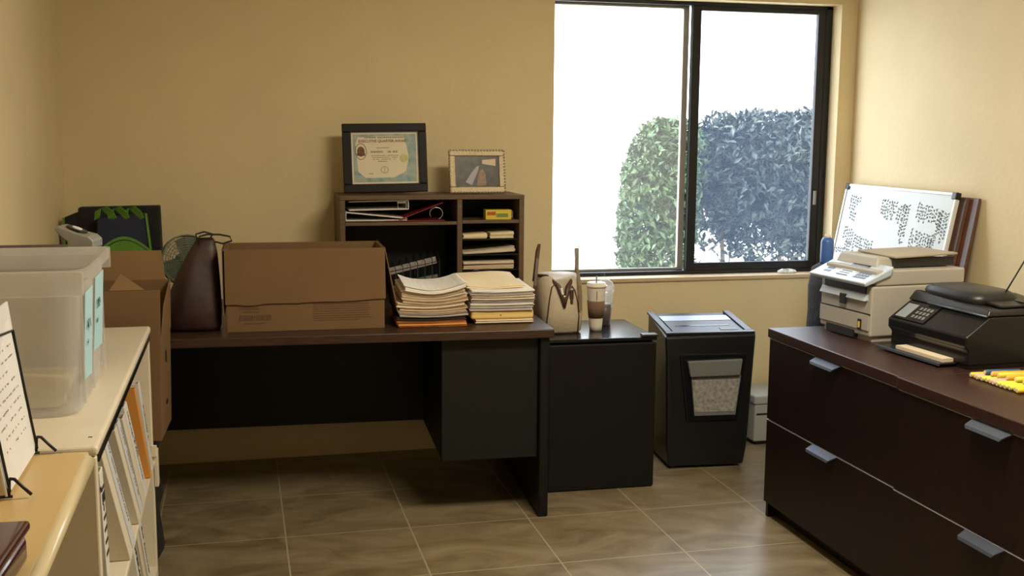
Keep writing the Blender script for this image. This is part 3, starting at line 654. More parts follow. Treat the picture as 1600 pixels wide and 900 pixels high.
shelf_binder('thin greyish binder without lettering beside the bluish one', 3.015, .055, .275, zf, 'binder_cream', lean=.17, leany=.20)
shelf_binder('bluish white binder covered in rows of small handwriting', 2.83, .065, .30, zf, 'binder2', scribble=True, seed=5, lean=.17, leany=.22)
shelf_binder('cream binder behind the small handwriting binder', 2.755, .065, .30, zf, 'binder_cream', lean=.17, leany=.22)
shelf_binder('upright white binder with bold black JE-1111 on its spine', 2.335, .05, .35, zf, 'binder', 'JE-1111', size=.052, lean=.03, leany=0, ink='ink', bold=.001, tz=.68)
zf2 = .0665
shelf_binder('white binder with large Operations title on the bottom shelf', 3.13, .065, .30, zf2, 'binder', 'OPERATIONS', size=.034, lean=.10, leany=.16, ink='ink', bold=.0006)
shelf_binder('white binder with bold BUS title on the bottom shelf by the end panel', 3.33, .05, .30, zf2, 'binder', 'BUS. Resources', size=.024, lean=.10, leany=.16, ink='ink')
shelf_binder('plain cream binder on the bottom shelf', 3.24, .05, .29, zf2, 'binder_cream', lean=.10, leany=.16)

# near table
t = thing('side_table', 'tan laminate table top with a glossy rounded edge at the bottom left', 'table', (XL+.004, 1.1, 0))
tb = MB().box(0, dx-.012, 0, 1.140, .826, .846).build('tabletop', 'tan_top', t, bevel=.004)
MB().tube([(dx-.012, 0, .832), (dx-.012, 1.11, .832), (dx-.025, 1.134, .832), (dx-.06, 1.140, .832)], .0145, 14).build('rounded_edge', 'nosing', t, smooth=True)
MB().box(.0, .03, .03, 1.12, 0, .825).build('wall_panel', 'whitegloss', t); MB().box(.031, dx-.03, .03, .06, 0, .825).build('end_panel', 'whitegloss', t)

# storage bin on the white bookcase
BX0, BX1, BY0, BY1, BZ = -.70, -.345, 2.50, 2.965, .851
t = thing('storage_bin', 'large milky clear plastic storage bin on the white bookcase', 'bin', ((BX0+BX1)/2, (BY0+BY1)/2, BZ))
hx, hy = (BX1-BX0)/2, (BY1-BY0)/2; H = .30
b = MB(); e = 9
out = [(0, 0, 0, hx-.012, hy-.012, e), (0, 0, .004, hx-.004, hy-.004, e), (0, 0, H, hx+.012, hy+.008, e), (0, 0, H+.002, hx+.028, hy+.022, e), (0, 0, H+.022, hx+.03, hy+.024, e),
       (0, 0, H+.022, hx+.022, hy+.017, e), (0, 0, H+.004, hx+.010, hy+.006, e), (0, 0, .007, hx-.008, hy-.008, e)]
b.rings(out, 72, cap=True); b.build('tub', 'bin', t, smooth=False)
for ya, yb in ((-hy-.030, -hy-.022), (hy+.024, hy+.032)): MB().box(-.10, hx+.022, ya, yb, H-.032, H+.022).build('rim_handle', 'bin', t, bevel=.008, seg=3)
for y in (-.195, -.04, .175): MB().box(hx-.001, hx+.010, y-.005, y+.005, .02, H-.01).build('rib', 'bin', t, bevel=.003)
for (y, z0_, z1_, ww) in ((-.185, .07, .265, .13), (.0, .10, .275, .16)):
    lb = MB().hexa([(hx-.002+.006, y, z0_), (hx-.001+.006, y, z0_), (hx-.001+.006, y+ww, z0_-.01), (hx-.002+.006, y+ww, z0_-.01)], [(hx+.010+.004, y, z1_), (hx+.011+.004, y, z1_), (hx+.011+.004, y+ww, z1_), (hx+.010+.004, y+ww, z1_)]).build('paper_label', 'label_blue', t)
    mb = MB(); r = random.Random(int(y*100)+50)
    mb.T = basis((hx+.0145, y+.02, .19 if y < -.1 else .21), (.0, 1, 0), (.04, 0, 1)); scrib(mb, .05, .03, .9, r, .012)
    mb.T = basis((hx+.0125, y+.01, .15 if y < -.1 else .17), (.0, 1, 0), (.04, 0, 1)); scrib(mb, .025, .012, .7, r, .012)
    mb.build('handwriting', 'ink', lb)
o = slab('paper_bundle', 'loose papers lying in the bottom of the clear bin', 'papers', .24, .30, .03, (BX0+.07, BY0+.06, BZ+.009), .05, M['cream'], 90, a1=.02, g=lambda x, y: math.sin(3*x)*math.cos(2*y), jit=.006)

# dark box behind the bin with silver machine on it
bb = tag(MB().box(-.695, -.402, 3.06, 3.42, .851, 1.130).build('storage_box', mat('dark_brown_box', (.055, .030, .022), .6)), 'dark brown box standing on the white bookcase behind the clear bin', 'box')
MB().box(-.70, -.398, 3.055, 3.425, 1.1305, 1.138).build('lid', 'darkp', bb)
t = thing('label_machine', 'silver grey curved machine with dark oval top behind the clear bin', 'machine', (-.437, 3.25, 1.139), R(-12))
prof = [(-.012, 0), (.052, 0), (.058, .012), (.058, .030), (.045, .042), (.012, .050), (-.018, .062), (-.038, .070), (-.046, .062), (-.030, .040), (-.012, .026)]
MB().prism(prof, -.04, .04).build('housing', 'silver', t, bevel=.004, seg=3)
b = MB(); b.T = Matrix.Translation((-.010, 0, .061)) @ Matrix.Rotation(R(-67), 4, 'Y').inverted().to_4x4() if False else Matrix.Translation((.002, 0, .0565)) @ Matrix.Rotation(R(20), 4, 'Y')
b.rings([(0, 0, 0, .030, .026), (0, 0, .004, .028, .024)], 24); o = b.build('oval_panel', 'gloss_black', t, smooth=False)
b2 = MB(); b2.T = b.T @ Matrix.Translation((0, 0, .0042)); b2.rings([(0, 0, 0, .014, .012), (0, 0, .002, .013, .011)], 20); b2.build('display', 'lcd', t)

# wire easel with papers on the near table
def easel(label, loc, rz, wd, ht, lean):
    t = thing('wire_easel', label, 'easel', loc, rz)
    b = MB(); tx = -lean
    b.tube([(0, 0, .012), (tx*.5, .0, ht*.5), (tx, 0.0, ht), (tx-.002, wd*.5, ht+.012), (tx, wd, ht), (tx*.5, wd, ht*.5), (0, wd, .012)], .0026, 8)
    for y in (0, wd):
        b.tube([(0, y, .035), (.008, y, .034), (.022, y, .018), (.034, y, .005)], .0030, 8)
        b.tube([(-.002, y, .005), (0, y, .035)], .0028, 8); b.tube([(.004, y-.001, .004), (-.06, y, .004), (-.14, y, .004), (tx, y, ht*.8)], .0026, 8)
    b.build('wire_frame', 'wire', t, smooth=True); return t
easel('black wire easel holding papers on the tan table', (-.390, 1.968, .8465), 0, .268, .245, .032)
for i, (m, oy, oz, ww, hh, lab, nm) in enumerate(((mat('copy_paper', (.74, .73, .74), .8, var=.03), .03, 0, .27, .262, 'front white sheets resting on the black wire easel', 0), (mat('copy_paper_back', (.68, .67, .68), .8, var=.03), .04, .0, .28, .292, 'taller white sheets behind the front ones on the wire easel', 1))):
    o = MB().hexa([(0, 0, 0), (.003, 0, 0), (.003, ww, .0), (0, ww, .0)], [(-.034, 0, hh-.03*(1-i)), (-.031, 0, hh-.03*(1-i)), (-.031, ww, hh), (-.034, ww, hh)]).build('paper_sheets', m)
    o.location = (-.396-.004*i, 1.93+oy, .853+.0*i); tag(o, lab, 'papers', 'papers on the wire easel')
    if i == 0:
        mb = MB(); r = random.Random(4)
        for k in range(9):
            mb.T = basis((.0036-.034*(.22-.02*k)/.262, .05, .22-.02*k), (0, 1, 0), (-.13, 0, 1)); scrib(mb, .19, .004, .5, r, .008, .0003)
        mb.build('writing', 'greyline', o)
t = thing('wooden_box', 'dark cherry wooden box corner at the bottom left on the tan table', 'box', (-.315, 1.555, .8465), R(-3))
MB().box(-.16, 0, -.2, .11, 0, .045).build('box_body', 'cherry', t, bevel=.012, seg=4); MB().box(-.165, .004, -.2, .114, .046, .062).build('lid', 'cherry', t, bevel=.006, seg=3)
t = thing('bottle', 'white squeeze bottle with a purple band at the left edge behind the easel papers', 'bottle', (-.505, 2.36, .8505))
MB().lathe([(.001, 0), (.022, 0), (.024, .01), (.024, .2), (.018, .235), (.012, .24)], n=24).build('bottle_body', 'white', t, smooth=True)
MB().lathe([(.014, .2402), (.015, .275), (.010, .30), (.001, .302)], n=20).build('cap', 'white', t, smooth=True)
MB().lathe([(.0246, .205), (.0246, .222)], n=24).build('purple_band', mat('purple', (.16, .06, .35), .5), t)

# ------------------------------------------------------------------ mini fridge
t = thing('mini_fridge', 'black mini fridge with glossy top right of the desk', 'fridge', (1.203, 4.238, 0), R(-1.5))
MB().box(0, .458, .045, .445, .012, .625).build('fridge_body', 'bplastic', t, bevel=.006)
MB().box(-.003, .461, .0, .445, .6255, .64).build('top', 'gloss_black', t, bevel=.005, seg=3)
MB().box(0, .458, 0, .042, .004, .618).build('door', 'black', t, bevel=.006, seg=3)
MB().box(.395, .462, -.008, .035, .6405, .652).build('hinge_cover', 'bplastic', t, bevel=.004)
for x, y in ((.03, .08), (.42, .08), (.03, .4), (.42, .4)): MB().lathe([(.015, 0), (.015, .0115)], (x, y, 0), 14).build('foot', 'bplastic', t)

# handbag on the fridge
HB = (1.302, 4.47, .6405)
t = thing('handbag', 'beige leather handbag with brown trim and tall handles on the fridge', 'bag', HB)
secs = [(0, 0, 0, .078, .10, 4), (0, 0, .01, .088, .11, 4), (0, 0, .08, .096, .115, 3.4), (0, 0, .15, .100, .110, 3), (0, 0, .20, .096, .10, 2.8), (0, 0, .235, .088, .08, 2.6), (0, 0, .24, .080, .07, 2.6)]
b = MB(); b.rings(secs, 44)
def bagy(x, z):
    q = min(secs, key=lambda s: abs(s[2]-z)); rx, ry, p = q[3], q[4], q[5]
    k = [s for s in secs if s[2] <= z]; j = secs[min(len(k), len(secs)-1)]; i = k[-1]
    f = 0 if j[2] == i[2] else (z-i[2])/(j[2]-i[2]); rx = i[3]+(j[3]-i[3])*f; ry = i[4]+(j[4]-i[4])*f; p = i[5]+(j[5]-i[5])*f
    return -ry*max(0, 1-min(1, abs(x/rx))**p)**(1/p)
b.v = [(x, y, z-(.055*max(0, 1-abs(x)/.045) if z > .19 and y < .02 else 0)) for x, y, z in b.v]
b.build('bag_body', 'canvas', t, smooth=True)
b = MB()
b.tube([(x, bagy(x, z)-.001, z) for x, z in ((-.075, .02), (-.070, .08), (-.062, .15), (-.052, .195), (-.038, .208), (-.025, .19), (-.018, .15))], .003, 6)
b.tube([(x, bagy(x, z)-.001, z) for x, z in ((.060, .01), (.064, .07), (.058, .13), (.046, .18), (.034, .20), (.022, .185), (.012, .15))], .003, 6); b.build('piping', 'brown_leather', t, smooth=True)
b = MB(); b.tube([(-.095, -.03, .238), (-.06, -.05, .236), (-.025, -.10, .200), (-.010, -.118, .15), (-.003, -.118, .11)], [.006, .009, .010, .009, .004], 8)
b.tube([(.085, -.03, .240), (.05, -.06, .228), (.015, -.10, .195), (.003, -.118, .15), (-.002, -.118, .11)], [.005, .009, .010, .009, .004], 8); b.build('flap_trim', 'brown_leather', t, smooth=True)
b = MB(); b.obox((.030, -.112, .165), (.016, .006, .04)).obox((.030, -.112, .135), (.012, .006, .02)); b.build('tassel', 'brown_leather', t, bevel=.002)
MB().obox((-.004, -.121, .155), (.010, .006, .014)).build('clasp', 'metal', t, bevel=.002)
MB().obox((-.014, -.118, .180), (.010, .006, .03), (0, R(-15), 0)).build('tag', 'paper', t, bevel=.002)
MB().strap([(-.122, -.075, .12), (-.118, -.072, .20), (-.100, -.04, .31), (-.082, 0, .365), (-.080, .04, .33), (-.085, .07, .2)], (1, 0, 0), [.014]*6, .006).build('handle', 'brown_leather', t, bevel=.0015)
MB().strap([(.066, -.118, .10), (.064, -.112, .20), (.068, -.06, .27), (.074, -.03, .325), (.082, .0, .345), (.091, .03, .30), (.098, .05, .2)], (1, 0, 0), [.014, .015, .012, .018, .02, .014, .014], .006).build('handle', mat('olive_leather', (.20, .15, .08), .5), t, bevel=.0015)

# cups
t = thing('coffee_cup', 'white paper coffee cup with brown sleeve on the fridge top', 'cup', (1.458, 4.42, .6405))
MB().lathe([(.001, 0), (.026, 0), (.0275, .02), (.040, .185), (.041, .19)], n=32).build('cup_body', 'cup', t, smooth=True)
MB().lathe([(.0312, .055), (.0378, .128)], n=32, cap=False).build('sleeve', 'sleeve', t, smooth=True, thick=.0015)
MB().lathe([(.0435, .186), (.044, .193), (.041, .196), (.0385, .205), (.036, .206), (.001, .202)], n=32).build('lid', 'cup', t, smooth=True)
MB().box(-.010, -.008, -.0405, -.0385, .135, .172).build('printed_mark', 'inkgrey', t)
MB().tube([(.0, 0, .203), (.001, 0, .232)], .003, 8).build('stopper', mat('green_plastic', (.10, .25, .20), .4), t)
t = thing('iced_drink_cup', 'clear domed plastic cup with brown drink behind the coffee cup', 'cup', (1.545, 4.56, .6405))
MB().lathe([(.001, 0), (.026, 0), (.036, .13), (.039, .155)], n=32).build('cup_body', 'clear', t, smooth=True)
MB().lathe([(.001, .002), (.0245, .002), (.0315, .09), (.001, .0905)], n=32).build('drink', mat('coffee', (.10, .05, .03), .3), t, smooth=True)
MB().lathe([(.041, .1552), (.040, .165), (.034, .185), (.018, .198), (.012, .199)], n=32, cap=False).build('domed_lid', 'clear', t, smooth=True)
MB().tube([(.004, 0, .01), (-.004, 0, .225)], .0028, 8).build('straw', 'glass_l', t)

# ------------------------------------------------------------------ shredder
t = thing('paper_shredder', 'black paper shredder with grey bin handle under the window', 'shredder', (1.800, 4.432, 0), R(-5))
wt, db, dt = .370, .36, .345
b = MB(); b.loft([[(.012, .004, .012), (wt-.012, .004, .012), (wt-.012, db, .012), (.012, db, .012)], [(.0, 0, .10), (wt, 0, .10), (wt, db, .10), (0, db, .10)],
                  [(-.012, -.004, .50), (wt+.018, -.004, .50), (wt+.010, dt, .52), (0, dt, .52)], [(-.018, .0, .598), (wt+.026, .0, .605), (wt+.010, dt, .645), (0, dt, .645)]])
b.build('shredder_body', 'bplastic', t, bevel=.012, seg=3)
zt = lambda y: .6015+(.0435)*y/dt
def topq(x0, x1, ya, yb, lift, nm, m, th=.004):
    MB().hexa([(x0, ya, zt(ya)+lift), (x1, ya, zt(ya)+lift), (x1, yb, zt(yb)+lift), (x0, yb, zt(yb)+lift)], [(x0, ya, zt(ya)+lift+th), (x1, ya, zt(ya)+lift+th), (x1, yb, zt(yb)+lift+th), (x0, yb, zt(yb)+lift+th)]).build(nm, m, t, bevel=.0015)
topq(-.012, wt+.020, .003, .03, .001, 'front_rim', 'bplastic2', .010); topq(-.010, .018, .031, .33, .001, 'side_rim', 'bplastic2', .010); topq(wt-.015, wt+.016, .031, .33, .001, 'side_rim', 'bplastic2', .010)
topq(.03, wt-.02, .20, .275, .002, 'silver_strip', 'greystrip'); topq(.03, wt-.02, .035, .195, .001, 'feed_deck', 'bplastic2'); topq(.06, wt-.06, .115, .128, .0052, 'paper_slot', 'gloss_black', .001)
topq(.25, .33, .05, .085, .0052, 'control_keys', 'handle_grey', .002)
MB().prism([(.045, .52), (wt-.02, .52), (wt-.055, .22), (.085, .22)], -.012, .0).build('front_panel', 'gloss_black', t, bevel=.006, seg=3)
MB().prism([(.075, .492), (wt-.045, .497), (wt-.055, .425), (.090, .422)], -.034, -.0125).build('bin_handle', 'handle_grey', t, bevel=.005, seg=3)
wn_ = MB().prism([(.098, .420), (wt-.045, .422), (wt-.065, .245), (.118, .245)], -.0165, -.0125).build('bin_window', 'clear', t, bevel=.001)
MB().prism([(.103, .405), (wt-.05, .405), (wt-.069, .262), (.118, .262)], -.0160, -.0128).build('shredded_paper', 'shred', t)
for x, y in ((.04, .04), (wt-.04, .04), (.04, db-.04), (wt-.04, db-.04)): MB().lathe([(.016, 0), (.016, .0115)], (x, y, 0), 12).build('foot', 'bplastic', t)
# grey drawers box behind
t = thing('plastic_box', 'light grey plastic box on the floor between shredder and dark cabinet', 'box', (2.35, 4.70, 0))
MB().box(0, .30, 0, .24, .02, .20).build('box_body', 'grey_box', t, bevel=.006); MB().box(-.006, .306, -.006, .246, .2005, .245).build('lid', 'grey_box', t, bevel=.008)
MB().box(.01, .29, -.003, -.0005, .15, .158).build('seam', 'bplastic2', t); MB().box(.02, .28, .02, .22, 0, .0195).build('base', 'bplastic2', t)

# ------------------------------------------------------------------ lateral file cabinets
CW = .865
cab = thing('file_cabinet', 'dark espresso two drawer file cabinet under the white printer', 'cabinet', (1.95, 2.9355, 0), 0, 'dark wooden lateral file cabinets')
MB().box(.02, .60, .006, CW-.006, .072, .7035).build('cabinet_body', 'espresso', cab, bevel=.001)
b = MB(); b.box(.012, .60, .002, .020, 0, .0715).box(.012, .60, CW-.020, CW-.002, 0, .0715).box(.05, .07, .0205, CW-.0205, 0, .0715); b.build('plinth', 'espresso', cab)
MB().box(-.008, .62, 0, CW, .706, .741).build('cabinet_top', 'espresso_top', cab, bevel=.003, seg=2)
for z0_, z1_ in ((.390, .700), (.062, .384)):
    dr = MB().box(0, .0195, .004, CW-.004, z0_, z1_).build('drawer', 'espresso', cab, bevel=.001)
    MB().box(-.001, .018, .004, CW-.004, z1_+.0004, z1_+.0032).build('top_edge_glint', 'band', dr)  # highlight along the drawer top, put in as a pale strip
    b = MB(); yc = CW*.49; hw = .082
    b.add([(-.001, yc-hw, z1_+.001), (-.001, yc+hw, z1_+.001), (-.030, yc+hw*.93, z1_-.012), (-.030, yc-hw*.93, z1_-.012), (-.033, yc-hw*.85, z1_-.020), (-.033, yc+hw*.85, z1_-.020)], [(0, 1, 2, 3), (3, 2, 5, 4)])
    b.build('handle', 'pull', dr, thick=.003)
c2 = dup(cab); c2.location = (1.942, 2.068, 0); c2['label'] = 'dark espresso two drawer file cabinet under the black printer, cut off at right'

# white MFP
t = thing('laser_printer', 'beige white multifunction laser printer on the far dark cabinet', 'printer', (2.152, 3.446, .7415), R(5))
W2, D3 = .305, .40
b = MB(); b.box(0.004, D3, 0, W2, .018, .20); b.build('printer_body', 'mfp', t, bevel=.008, seg=3)
b = MB(); b.box(.02, .38, .01, W2-.01, 0, .0175); b.build('base', 'mfp', t)
MB().box(-.001, .05, .09, W2-.05, .004, .032).build('tray_grip', 'bplastic2', t)
MB().box(-.003, .0035, .002, W2-.002, .100, .102).build('seam', 'bplastic2', t)
MB().box(-.002, .0035, .006, W2-.006, .040, .098).build('paper_tray', 'mfp', t, bevel=.002)
MB().hexa([(-.012, .02, .145), (.02, .02, .145), (.02, W2-.01, .145), (-.012, W2-.01, .145)], [(.0, .02, .170), (.02, .02, .170), (.02, W2-.01, .170), (.0, W2-.01, .170)]).build('output_ledge', 'mfp_panel', t, bevel=.003)
MB().box(-.002, .06, .03, W2-.03, .172, .198).build('output_slot', 'bplastic', t)
slab('paper_sheets', None, None, .05, .18, .003, (0, 0, 0), 0, M['paper'], 5, parent=t).location = (-.002, .06, .171)
MB().box(-.014, -.006, .13, .165, .120, .158).build('catch', 'bplastic2', t, bevel=.002)
MB().box(.02, D3, .0, W2, .2005, .255).build('scanner_body', 'mfp', t, bevel=.006, seg=3)
cp = MB().hexa([(-.030, -.008, .200), (.075, -.008, .235), (.075, W2+.02, .235), (-.030, W2+.02, .200)], [(-.038, -.010, .214), (.085, -.010, .270), (.085, W2+.025, .270), (-.038, W2+.025, .214)]).build('control_panel', 'mfp_panel', t, bevel=.005, seg=3)
sl = (.270-.214)/(.123)
def cpq(x0, x1, ya, yb, nm, m, lift=.001):
    z = lambda x: .214+(x+.038)*sl+lift
    MB().hexa([(x0, ya, z(x0)-.003), (x1, ya, z(x1)-.003), (x1, yb, z(x1)-.003), (x0, yb, z(x0)-.003)], [(x0, ya, z(x0)), (x1, ya, z(x1)), (x1, yb, z(x1)), (x0, yb, z(x0))]).build(nm, m, cp)
cpq(.045, .065, .09, .19, 'display', 'gloss_black', .002); cpq(-.01, .038, .115, .20, 'status_window', 'lcd')
for k in range(4):
    for j in range(3): cpq(-.015+.014*j, -.006+.014*j, .025+.018*k, .038+.018*k, 'button', 'panel_btn', .0018)
for j in range(3): cpq(-.01+.018*j, .0+.018*j, .24, .275, 'button', 'panel_btn', .0018)
for j in range(3): cpq(-.015+.012*j, -.010+.012*j, .13, .19, 'button', 'panel_btn', .0022)
b = MB(); b.hexa([(.06, .06, .2555), (.38, .06, .2555), (.38, W2, .2555), (.06, W2, .2555)], [(.075, .07, .295), (.37, .07, .285), (.37, W2-.01, .285), (.075, W2-.01, .295)]); b.build('document_feeder', 'mfp', t, bevel=.008, seg=3)
MB().hexa([(.13, .045, .262), (.385, .045, .262), (.385, .065, .262), (.13, .065, .262)], [(.13, .045, .288), (.385, .045, .292), (.385, .065, .292), (.13, .065, .288)]).build('feeder_shade', 'bplastic2', t)  # dark panel paints the shadowed side under the input tray
MB().hexa([(.12, .03, .292), (.39, .03, .300), (.39, W2-.05, .300), (.12, W2-.05, .296)], [(.12, .03, .300), (.39, .03, .308), (.39, W2-.05, .308), (.12, W2-.05, .304)]).build('input_tray', mat('printer_tray_tan', (.36, .31, .24), .5), t, bevel=.003)
b = MB(); b.obox((-.002, .055, .058), (.004, .022, .040)); b.build('badge', 'bplastic', t, bevel=.004)
MB().obox((-.0045, .055, .058), (.002, .010, .022)).build('badge_mark', 'yellow_box', t)

# black inkjet MFP
t = thing('inkjet_printer', 'black multifunction inkjet printer on the dark cabinets, lid closed', 'printer', (2.190, 2.962, .7415), R(3))
W3, D4 = .40, .36
b = MB(); b.prism([(.015, .012), (D4, .012), (D4, .165), (.085, .165), (.0, .105), (.0, .075), (.015, .06)], 0, W3, 'y')
b.v = [(x, y, z) for (x, y, z) in b.v]; b.build('printer_body', 'gloss_black', t, bevel=.006, seg=3)
MB().box(.02, D4-.02, .01, W3-.01, 0, .0115).build('base', 'bplastic', t)
lid = MB(); lid.hexa([(.075, .0, .166), (D4+.02, .0, .166), (D4+.02, W3, .166), (.075, W3, .166)], [(.085, .004, .186), (D4+.02, .004, .186), (D4+.02, W3-.004, .190), (.10, W3-.004, .200)]); lid.build('scanner_lid', 'bplastic2', t, bevel=.007, seg=3)
MB().tube([(.072, .0, .168), (.072, W3*.72, .170)], .0035, 8).build('lid_edge', 'pull', t, smooth=True)
b = MB(); b.rings([(.20, W3*.60, .188, .105, .155, 4), (.20, W3*.60, .215, .095, .145, 4), (.205, W3*.60, .226, .08, .12, 3.5)], 36); b.build('document_feeder', 'bplastic2', t, smooth=True)
MB().hexa([(.14, .02, .188), (.33, .02, .188), (.33, .18, .195), (.14, .18, .195)], [(.14, .02, .196), (.33, .02, .196), (.33, .18, .212), (.14, .18, .212)]).build('feeder_tray', 'bplastic', t, bevel=.004)
b = MB(); b.T = Matrix.Translation((.043, 0, .1365)) @ Matrix.Rotation(-math.atan2(.06, .085), 4, 'Y'); b.box(-.045, .045, .22, W3-.012, 0, .003); b.build('control_panel', 'gloss_black', t, bevel=.001)
for k in range(4):
    for j in range(3):
        q = MB(); q.T = b.T; q.box(-.03+.02*j, -.017+.02*j, .235+.018*k, .246+.018*k, .0032, .0042); q.build('button', 'handle_grey', t)
q = MB(); q.T = b.T; q.box(-.038, .03, .32, .375, .0032, .0038); q.build('touch_screen', mat('screen_glass', (.25, .28, .33), .06), t)
q = MB(); q.T = b.T; q.rings([(0.075, .355, .021, .008, .008), (.075, .355, .023, .008, .008)], 20); 
MB().rings([(.115, W3-.04, .2005, .010, .010), (.115, W3-.04, .2025, .010, .010)], 20).build('round_emblem', 'silver', t)
MB().box(-.045, .02, .06, W3-.01, .008, .014).build('output_tray', 'bplastic2', t, bevel=.002); MB().box(-.050, -.0455, .058, W3-.008, .005, .016).build('tray_lip', 'pull', t, bevel=.002)
MB().box(-.028, .014, .07, W3-.09, .0145, .026).build('paper_stack', 'cream', t)
# wire easel at right edge of picture, on the printer lid
e2 = easel('second black wire easel standing on the black printer at the right edge', (2.425, 2.972, .7415+.197), R(-90), .135, .20, .03)
o = MB().box(-.055, .055, 0, .003, 0, .16).build('paper_sheets', 'binder_cream'); o.location = (2.495, 2.990, .7415+.205); o.rotation_euler = (R(-8), 0, 0); tag(o, 'pale card on the second wire easel at the right edge', 'papers')

# markers
r = random.Random(12); mk = None
def marker(m, capm):
    t = thing('marker', '', 'marker', group='highlighters piled at the right')
    b = MB(); b.T = Matrix.Rotation(math.pi/2, 4, 'Y'); b.lathe([(.0065, 0), (.0080, .002), (.0082, .05), (.0075, .052), (.0075, .115), (.005, .118)], n=16); b.build('barrel', m, t, smooth=True)
    b = MB(); b.T = Matrix.Rotation(math.pi/2, 4, 'Y'); b.lathe([(.0055, -.0015), (.0055, .0)], n=14); b.build('end_plug', capm, t)
    return t
protos = {k: None for k in ('marker_y', 'marker_g', 'marker_o', 'marker_p', 'marker_b')}
names = {'marker_y': 'yellow', 'marker_g': 'lime yellow', 'marker_o': 'orange yellow', 'marker_p': 'peach', 'marker_b': 'dark blue'}
row = ['marker_y', 'marker_p', 'marker_p', 'marker_g', 'marker_g', 'marker_p', 'marker_p', 'marker_g', 'marker_g', 'marker_g', 'marker_g', 'marker_y', 'marker_y']
top = [(1.6, 'marker_b'), (3.0, 'marker_o'), (4.2, 'marker_g'), (6.0, 'marker_o'), (7.6, 'marker_g'), (9.2, 'marker_y')]
def put(k, x, y, z, rz, lab):
    if protos[k] is None: o = protos[k] = marker(k, 'cap_end')
    else: o = dup(protos[k])
    o.location = (x, y, z); o.rotation_euler = (0, 0, rz); o['label'] = lab
on = ['first', 'second', 'third', 'fourth', 'fifth', 'sixth', 'seventh', 'eighth', 'ninth', 'tenth', 'eleventh', 'twelfth', 'thirteenth']
for i, k in enumerate(row):
    put(k, 2.150+r.uniform(-.004, .004), 2.875-i*.0178, .7497, R(-3+r.uniform(-.5, .5)), names[k]+' highlighter, '+on[i]+' in the bottom row counted from the black printer')
for i, (q, k) in enumerate(top):
    put(k, 2.170+.006*i, 2.866-q*.0178, .7646, R(-3), names[k]+' highlighter, '+on[i]+' in the upper layer counted from the black printer')

# whiteboard and boards leaning on the right wall
def leaning(name, label, cat, y0_, y1_, hh, xb, xt, th, fm):
    t = thing(name, label, cat, (xb, y0_, .0)); L2 = hh; a = math.atan2(xt-xb, math.sqrt(L2*L2-(xt-xb)**2)); t.rotation_euler = (0, a, 0); return t
t = leaning('whiteboard', 'large whiteboard covered in handwriting leaning on the right wall', 'whiteboard', 4.045, 4.93, 1.255, 2.672, 2.905, .02, None)
wy, wh = .87, 1.255
MB().box(.002, .014, .012, wy-.012, .012, wh-.012).build('writing_surface', 'wb', t)
b = MB()
for q in ((0, wy, 0, .012), (0, wy, wh-.012, wh), (0, .012, .012, wh-.012), (wy-.012, wy, .012, wh-.012)): b.box(-.003, .017, q[0], q[1], q[2], q[3])
b.build('board_frame', 'wbframe', t, bevel=.002)
for yy in (0, wy-.028): MB().box(-.006, .020, yy-.002, yy+.03, wh-.028, wh+.003).build('corner_cap', 'bplastic2', t, bevel=.004)
mb = MB(); r = random.Random(21)
# columns of writing running downwards (board stands on its short side)
def block(yc, ztop, ncol, lens, pitch=.019, ch=.015):
    for i in range(ncol):
        mb.T = basis((.0013, yc-i*pitch, ztop-r.uniform(0, .012)-(lens[2]*i)), (0, 0, -1), (0, -1, 0)); scrib(mb, r.uniform(*lens[:2]), .018, .95, r, ch, .0006)
block(.80, wh-.050, 5, (.04, .08, .0)); block(.78, wh-.13, 3, (.03, .05, .0)); block(.80, wh-.20, 5, (.03, .07, .004)); block(.70, wh-.235, 9, (.05, .09, .002)); block(.77, wh-.27, 3, (.03, .05, 0))
block(.53, wh-.050, 11, (.05, .10, .002)); block(.355, wh-.065, 3, (.12, .2, .0)); block(.25, wh-.045, 10, (.05, .09, .003)); block(.09, wh-.08, 4, (.08, .14, .0)); block(.26, wh-.17, 9, (.06, .10, .002)); block(.13, wh-.19, 3, (.12, .2, .01)); block(.26, wh-.30, 7, (.02, .04, .0)); block(.10, wh-.34, 3, (.06, .1, .0))
block(.84, wh-.31, 6, (.02, .03, .0)); block(.60, wh-.33, 2, (.05, .08, .0))
mb.build('handwriting', 'green_ink', t)
t = leaning('cork_board', 'brown framed board leaning just behind the whiteboard', 'board', 4.010, 4.92, 1.250, 2.700, 2.928, .015, None)
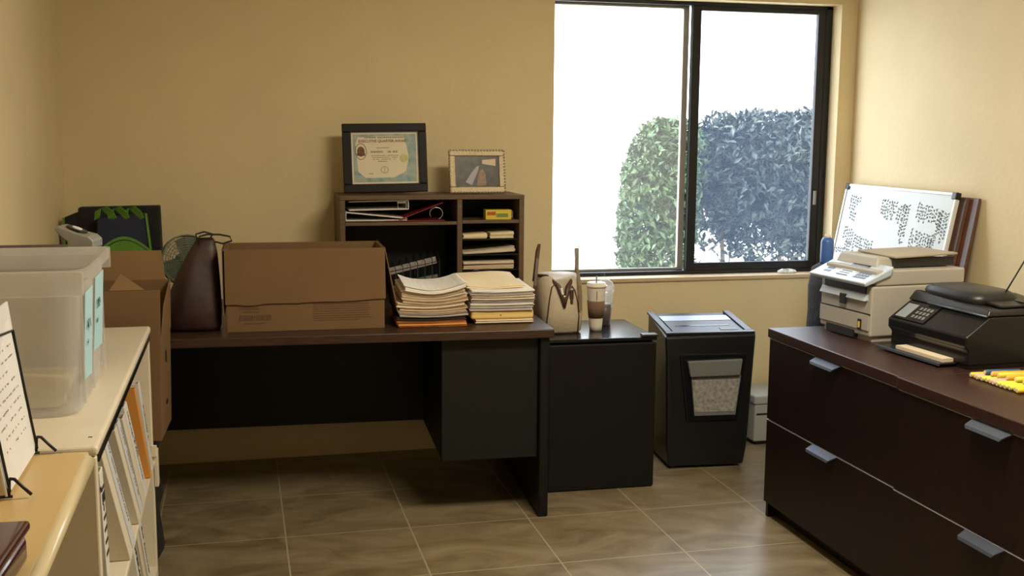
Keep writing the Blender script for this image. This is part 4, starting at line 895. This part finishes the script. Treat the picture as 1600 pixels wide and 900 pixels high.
MB().box(.002, .016, 0, .87, 0, 1.235).build('panel', 'brown_board', t, bevel=.002); MB().box(-.001, .0015, .0, .03, 0, 1.235).build('frame_edge', 'brown_leather', t)
t = leaning('wood_board', 'reddish brown board leaning flat against the right wall behind the whiteboard', 'board', 3.955, 4.92, 1.245, 2.728, 2.944, .012, None)
MB().box(.002, .012, 0, .90, 0, 1.235).build('panel', mat('red_brown_board', (.14, .055, .035), .5, var=.2), t, bevel=.002); MB().box(-.001, .0015, .0, .03, 0, 1.235).build('frame_edge', 'brown_leather', t)
# black bag with blue bottle behind the white printer
t = thing('black_bag', 'tall black fabric bag behind the white printer beside the cabinet', 'bag', (2.385, 4.06, 0))
b = MB(); b.rings([(0, 0, 0, .11, .10, 3), (0, 0, .02, .125, .115, 3), (0, 0, .3, .12, .11, 3), (0, 0, .6, .122, .11, 3), (0, 0, .75, .120, .11, 3), (-.002, 0, .85, .105, .10, 3), (0, 0, .93, .095, .09, 3), (0, 0, .95, .08, .07, 3)], 32)
b.v = [(x+.010*math.sin(90*z+3)*(x < 0), y, z) for x, y, z in b.v]; b.build('bag_body', 'cloth_black', t, smooth=True)
t = thing('blue_bottle', 'blue plastic bottle standing on the black bag behind the white printer', 'bottle', (2.312, 4.04, .951))
MB().lathe([(.001, 0), (.024, 0), (.026, .01), (.026, .09), (.020, .105)], n=24).build('bottle_body', 'bluebottle', t, smooth=True); MB().lathe([(.012, .1055), (.012, .118), (.001, .119)], n=18).build('cap', 'paper', t, smooth=True)
# crumpled wrapper on the sill
b = MB(); r = random.Random(3)
b.rings([(0, 0, 0, .045, .016), (0, 0, .008, .052, .02), (0, 0, .016, .04, .014), (0, 0, .020, .02, .008)], 22)
b.v = [(x+r.uniform(-.006, .006), y+r.uniform(-.004, .004), max(0, z+r.uniform(-.004, .004))) if z > 0 else (x, y, z) for x, y, z in b.v]
o = b.build('plastic_wrapper', mat('crumpled_plastic', (.72, .74, .76), .2, var=.3, vscale=60)); o.location = (2.655, 5.02, WZ0+.001); tag(o, 'crumpled clear plastic wrapper on the window sill', 'wrapper')
